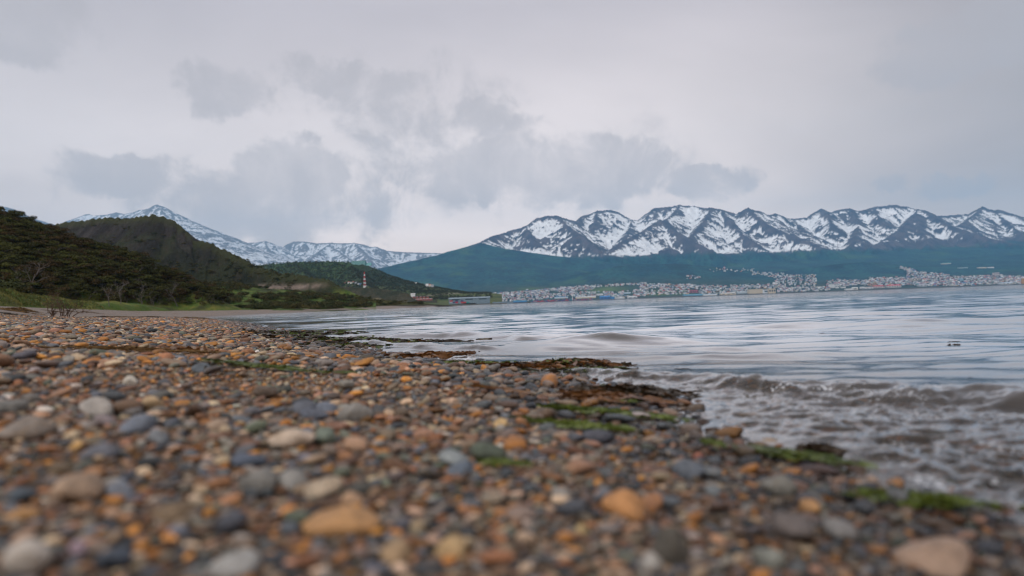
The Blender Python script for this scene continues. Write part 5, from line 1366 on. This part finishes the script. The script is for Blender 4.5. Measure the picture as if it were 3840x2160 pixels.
# lattice masts
RWm = {True: plain('mast_red', (.45, .05, .03), .6), False: plain('mast_white', (.72, .72, .72), .6)}
def lattice(name, p, H_, w0, w1, label, bands=7):
    root = empty(name, p, label, 'radio mast', 'radio masts')
    for b_ in range(bands):
        mb = MB(); z0, z1 = H_ * b_ / bands, H_ * (b_ + 1) / bands - .05; sub = 3
        for q in range(sub):
            za, zb_ = z0 + (z1 - z0) * q / sub, z0 + (z1 - z0) * (q + 1) / sub
            wa, wb = lerp(w0, w1, za / H_) / 2, lerp(w0, w1, zb_ / H_) / 2; r_ = max(w0 * .045, .12)
            ca = [(-wa, -wa), (wa, -wa), (wa, wa), (-wa, wa)]; cb = [(-wb, -wb), (wb, -wb), (wb, wb), (-wb, wb)]
            for k in range(4):
                A = (*ca[k], za); B = (*cb[k], zb_); A2 = (*ca[(k + 1) % 4], za); B2 = (*cb[(k + 1) % 4], zb_)
                for s0, s1 in ((A, B), (A, B2), (A2, B), (B, B2)): mb.add(*tube([s0, s1], [r_, r_], 4))
        o = bpy.data.objects.new('section', mb.mesh('section', RWm[b_ % 2 == 0], False)); COL.objects.link(o); o.parent = root
    return root
pm = at(1368, 1073, 1180)
def gz(u, v, y0=1180, y1=2100):
    q = field_hit(F_green, u, v, y0, y1); return q if q is not None else at(u, v, 1500)
pm = gz(1368, 1074); lattice('radio_mast', pm, 52 / FP * pm[1], 5.2, 1.6, 'red and white lattice mast in front of the green hill')
hall('hut', 1362, 1374, 1071, 1076, WH, (.6, .6, .6), 'tiny white hut at the foot of the lattice mast', Y=pm[1] - 12, depth=5)
p = town_at(2217, 1074); lattice('radio_mast', p, 25 / FP * p[1], 4.5, 3, 'slim pale mast above the left part of town', 5)
p = town_at(2364, 1092); lattice('radio_mast', p, 27 / FP * p[1], 2.4, 1.6, 'very thin mast on the green slope', 5)
p = town_at(2120, 1121); lattice('radio_mast', p, 12 / FP * p[1], 5, 4, 'short dark mast left of the water tower', 3)
# the glass hotel on the crest
ph = at(1343, 991, 1965); ph[2] = float(F_green(ph[0:1], ph[1:2])[0]) - 1
Y_ = ph[1]; root = empty('hotel', ph, 'teal glazed hotel standing on the crest of the green hill', 'hotel')
def span(u0, u1, vt): return (u0 - 1343) / FP * Y_, (u1 - 1343) / FP * Y_, (at(1343, vt, Y_)[2] - ph[2])
x0, x1, zt = span(1318, 1370, 977.5)
add_obj('wall', box_vf(x0, x1, 0, 14, -6, zt * .96), TEAL, root); add_obj('roof', box_vf(x0 - .6, x1 + .6, -.6, 14.6, zt * .96, zt), FRAME, root)
x2, x3, zt2 = span(1370, 1391, 986); add_obj('side_wing', gable_vf(x2 + .3, x3, 2, 13, -2, zt2 + 2, .1), TEAL, root)
for k in range(10):
    x = x0 + (k + .5) * (x1 - x0) / 10; add_obj('mullion', box_vf(x - .35, x + .35, -.5, .0, -5, zt * .95), FRAME, root)
# white cars on the road under the hill
CARM = paint('car_paint', .3)
def car(u, v, colr, label):
    p = field_hit(F_dome, u, v, 160, 460)
    if p is None: p = at(u, v, 300)
    root = empty('parked_car', p, label, 'car', 'cars parked on the road bank', .1)
    prof = [(-2.1, .35), (-2.1, .85), (-1.5, 1.0), (-.9, 1.45), (.7, 1.45), (1.3, 1.0), (2.0, .85), (2.1, .35)]
    V = [(x, y_, z) for y_ in (-.85, .85) for x, z in prof]; n = len(prof)
    F = [tuple(range(n)), tuple(range(2 * n - 1, n - 1, -1))] + [(k, k + n, (k + 1) % n + n, (k + 1) % n) for k in range(n)]
    add_obj('body', (V, F), CARM, root, colr)
    add_obj('side_window', ([(-.85, -.88, 1.02), (.95, -.88, 1.02), (.65, -.88, 1.38), (-.75, -.88, 1.38)], [(0, 1, 2, 3)]), GLASS, root)
    for wx in (-1.3, 1.3):
        for wy in (-.8, .8):
            Vw, Fw = cyl(.34, .34, -.1, .1, 10); Vw = [(wx + a, wy + c, .34 + b) for a, b, c in Vw]
            add_obj('wheel', (Vw, Fw), GLASS, root)
car(778, 1116, (.7, .7, .72), 'white car half hidden by bushes on the road'); car(796, 1116, (.62, .64, .68), 'silver white car right of the other parked car'); car(811, 1117, (.7, .7, .7), 'white car nearest the cut road bank')
# containers on the quay
cm = MB(); cm.add(*box_vf(-6, 6, -1.4, 1.4, 0, 2.9)); cme = cm.mesh('container', PAINT, False)
rc = np.random.default_rng(4); cit = []
CC = [((.42, .03, .03), 'red'), ((.35, .02, .04), 'dark red'), ((.04, .08, .30), 'blue'), ((.05, .05, .12), 'navy'), ((.03, .22, .20), 'green'), ((.30, .32, .34), 'grey')]
for k in range(46):
    u = 1996 + k * 5.0; p = town_at(u, 1132); p[1] = 4492; p[0] = ray(u, 1130)[0] * 4492; p[2] = 1.5
    for lv in range(int(rc.integers(2, 5))):
        o = bpy.data.objects.new('container', cme); COL.objects.link(o); o.scale = (.75, 1, 1.35); o.location = (p[0], p[1] + rc.uniform(0, 3), p[2] + lv * 3.95)
        j = int(rc.choice(6, p=[.4, .14, .2, .12, .06, .08])); o.color = (*CC[j][0], 1); o['category'] = 'container'; o['group'] = 'containers stacked on the quay'
        uu, vv, _ = proj(np.array(o.location)); cit.append(dict(o=o, desc=f"{CC[j][1]} {['ground level', 'second tier', 'third tier', 'fourth tier'][lv]} container", u=float(uu[0]), v=float(vv[0])))
for k in range(11):
    u = 1672 + k * 10.2
    for lv in range(int(rc.integers(0, 3))):
        p = at(u, 1137, 1370); o = bpy.data.objects.new('container', cme); COL.objects.link(o); o.scale = (.46, 1, 1.0); o.location = (p[0], p[1], p[2] + lv * 2.95)
        j = int(rc.choice(6, p=[.36, .24, .08, .08, .04, .2])); o.color = (*CC[j][0], 1); o['category'] = 'container'; o['group'] = 'containers behind the left quay'
        cit.append(dict(o=o, desc=f"{CC[j][1]} {['ground level', 'second tier', 'third tier'][lv]} container", u=u, v=1130))
name_them(cit, [('left quay shed', 1700, 1138), ('blue roofed quay shed', 1990, 1132), ('white warehouse with a blue roof', 2095, 1126), ('water tower', 2147, 1126), ('bright blue warehouse', 2240, 1124)])

# houses of the town
hm_w = MB(); hm_w.add(*box_vf(-5, 5, -4, 4, -3, 5)); 
def house_mesh(rcol, k):
    V1, F1 = box_vf(-5, 5, -4, 4, -4, 4.6 + k); V2, F2 = gable_vf(-5, 5, -4, 4, 4.6 + k, 2.6, .5)
    mb = MB(); mb.add(V1, F1); mb.add(V2, F2); me = mb.mesh('house', [PAINT, rcol], False)
    me.polygons.foreach_set('material_index', np.array([0] * 6 + [1] * 5, np.int32)); return me
ROOFS = [(plain('grey_roof', (.30, .31, .33)), 'grey'), (plain('red_roof', (.38, .06, .05)), 'red'), (plain('blue_roof', (.06, .16, .32)), 'blue'), (plain('white_roof', (.68, .68, .68)), 'white'), (plain('dark_roof', (.06, .06, .07)), 'dark'), (plain('green_roof', (.05, .18, .14)), 'green')]
HM = [[house_mesh(r_[0], k) for k in (0, 3)] for r_ in ROOFS]
WALLS = [((.74, .74, .74), 'white'), ((.60, .56, .48), 'cream'), ((.40, .42, .46), 'grey'), ((.45, .16, .12), 'brick red'), ((.20, .30, .45), 'blue'), ((.62, .40, .18), 'ochre')]
REG = [ # u0,v0top,v0bot, u1,v1top,v1bot, density weight : town quads
 (1832, 1102, 1130, 1990, 1092, 1124, 130), (1990, 1092, 1122, 2150, 1078, 1108, 190), (2100, 1078, 1096, 2230, 1070, 1086, 60), (2150, 1096, 1112, 2300, 1098, 1112, 70), (2230, 1070, 1078, 2420, 1062, 1068, 34), (2300, 1102, 1114, 2420, 1086, 1106, 60),
 (2400, 1068, 1104, 2600, 1068, 1098, 190), (2600, 1072, 1098, 2760, 1076, 1096, 90), (2740, 1072, 1094, 2950, 1066, 1084, 110), (2820, 1018, 1036, 2900, 1020, 1040, 20), (2900, 1022, 1066, 3060, 1030, 1068, 90), (2910, 1078, 1092, 3110, 1072, 1086, 70),
 (3100, 1050, 1072, 3260, 1046, 1066, 90), (3260, 1040, 1066, 3480, 1036, 1068, 230), (3376, 1000, 1010, 3440, 1018, 1034, 40), (3400, 1012, 1034, 3560, 1028, 1040, 60), (3440, 1032, 1070, 3660, 1034, 1066, 240), (3660, 1030, 1064, 3838, 1034, 1060, 190), (2570, 1035, 1045, 2630, 1036, 1044, 8), (2660, 1002, 1022, 2830, 1004, 1020, 10)]
rh = np.random.default_rng(21); hl = []
for (u0, a0, b0, u1, a1, b1, n) in REG:
    for _ in range(int(n * 3.0)):
        t_ = rh.random(); u = lerp(u0, u1, t_); v = lerp(lerp(a0, a1, t_), lerp(b0, b1, t_), rh.random())
        if any(x0 - 4 < u < x1 + 4 and y0 - 1 < v < y1 + 2 for x0, x1, y0, y1 in occ_boxes): continue
        hl.append((u, v))
hl = np.array(hl)
# solve all positions at once
d0 = np.array([ray(u, v) for u, v in hl])
ysx = np.linspace(4500, 8200, 420)
Xs = d0[:, 0:1] * ysx[None]; Zs = HC + d0[:, 2:3] * ysx[None]; Ys = np.broadcast_to(ysx[None], Xs.shape)
hs_ = far_base(Xs, Ys); hs_ = np.minimum(hs_ + 8, 1e9)
Z2 = ridge_eval(Xs, Ys, [P(x) for x in FHILLS], lambda d: .17 * d + 60 * (1 - np.exp(-d / 400.0)), 12.0)
hs_ = np.maximum(hs_, Z2)
hit = hs_ >= Zs; kk = np.where(hit.any(1), hit.argmax(1), 30)
HX = Xs[np.arange(len(kk)), kk]; HY = ysx[kk]
HZ = far_h(HX, HY)[0]
sc_h = rh.uniform(.65, 1.2, len(HX)) * np.where(rh.random(len(HX)) < .1, 1.5, 1)
od = np.argsort(-sc_h / HY); hit_ = []
for i in od[:290]:
    r_ = int(rh.choice(6, p=[.26, .22, .12, .22, .12, .06])); wv = int(rh.choice(6, p=[.52, .16, .12, .08, .06, .06])); k = int(rh.random() < .35)
    o = bpy.data.objects.new('house', HM[r_][k]); COL.objects.link(o); o.location = (HX[i], HY[i], HZ[i] + 1); o.scale = (sc_h[i],) * 3; o.rotation_euler = (0, 0, rh.uniform(-.5, .5)); o.color = (*WALLS[wv][0], 1)
    o['category'] = 'house'; o['group'] = 'houses of the far town'
    hit_.append(dict(o=o, desc=f"{'tall ' if k else ''}{WALLS[wv][1]} {ROOFS[r_][1]} roofed house", u=hl[i, 0], v=hl[i, 1]))
HMK = [(h_[6], (h_[0] + h_[1]) / 2, h_[3]) for h_ in HALLS if h_[1] - h_[0] > 8] + [('cream factory', 2860, 1100), ('water tower', 2147, 1112)]
name_them(hit_, HMK, ('above', 'below'), 2.0)
rs = od[290:]; mbv = []; mbf = []; mi = []
uv_, uf_ = [], []
hb = [np.array(list(box_vf(-5, 5, -4, 4, -4, 5.5)[0]) + list(gable_vf(-5, 5, -4, 4, 5.5, 2.8, .5)[0])), None]
q4 = np.array(box_vf(0, 1, 0, 1, 0, 1)[1]); cols = []; V_all = []; F_all = []
rf_faces = np.array([(8, 9, 10, 11), (11, 10, 13, 12), (8, 11, 12, 12), (9, 13, 10, 10)])
for n_, i in enumerate(rs):
    a = rh.uniform(-.5, .5); c_, s_ = math.cos(a), math.sin(a); v_ = hb[0] * sc_h[i]
    V_all.append(np.stack([HX[i] + v_[:, 0] * c_ - v_[:, 1] * s_, HY[i] + v_[:, 0] * s_ + v_[:, 1] * c_, HZ[i] + 1 + v_[:, 2]], 1))
    F_all.append(np.concatenate([q4, rf_faces[:2]]) + 14 * n_)
    wc = WALLS[int(rh.choice(6, p=[.52, .16, .12, .08, .06, .06]))][0]; rcx = [(.30, .31, .33), (.38, .06, .05), (.06, .16, .32), (.68, .68, .68), (.06, .06, .07), (.05, .18, .14)][int(rh.choice(6, p=[.30, .13, .12, .25, .12, .08]))]
    cols.append(np.array([wc] * 8 + [rcx] * 6))
mt, t, bs = new_mat('town_paint'); t.l.new(t.add('ShaderNodeAttribute', attribute_name='alb').outputs['Color'], bs.inputs['Base Color']); bs.inputs['Roughness'].default_value = .7
tag(mesh_obj('town_houses', np.concatenate(V_all), np.concatenate(F_all), mt, smooth=False, colors=np.concatenate(cols)), kind='stuff')
# town trees: dark clumps between the houses
r = np.random.default_rng(44); ii = r.integers(0, len(HX), 5500)
tx = HX[ii] + r.normal(0, 22, 5500); ty = HY[ii] + r.uniform(-40, 60, 5500); tz = far_h(tx, ty)[0]; s_ = r.uniform(3, 6.5, 5500)
src = [bpy.data.objects.new(f'town_tree_kind_{q}', bush_me_l[q][0].copy()) for q in range(4)]
gn_scatter('town_trees', np.stack([tx, ty, tz], 1), np.stack([0 * tx, 0 * tx, r.uniform(0, 6, 5500)], 1), np.stack([s_, s_, s_ * 1.4], 1), r.integers(0, 4, 5500), src)
# small group of houses on the shelf of the green hill, by the mast, and one above the toe
si = []
for k, (u, v, wv, rf) in enumerate([(1296, 1064, 1, 1), (1308, 1062, 0, 1), (1318, 1063, 0, 0), (1326, 1061, 1, 1), (1335, 1065, 2, 0), (1345, 1067, 0, 4), (1352, 1068, 4, 2), (1560, 1064, 0, 3), (1602, 1070, 0, 3), (1612, 1071, 1, 1), (1598, 1073, 0, 3), (1622, 1073, 2, 0)]):
    p = gz(u, v); o = bpy.data.objects.new('house', HM[rf][0]); COL.objects.link(o); o.location = p; o.scale = (.5, .5, .5); o.color = (*WALLS[wv][0], 1); o['category'] = 'house'; o['group'] = 'houses on the green hill'
    si.append(dict(o=o, desc=f"small {WALLS[wv][1]} house with {ROOFS[rf][1]} roof", u=u, v=v))
name_them(si, [('lattice mast', 1368, 1070), ('storage tanks', 1580, 1095), ('hilltop hotel', 1300, 990)], ('above', 'below'))
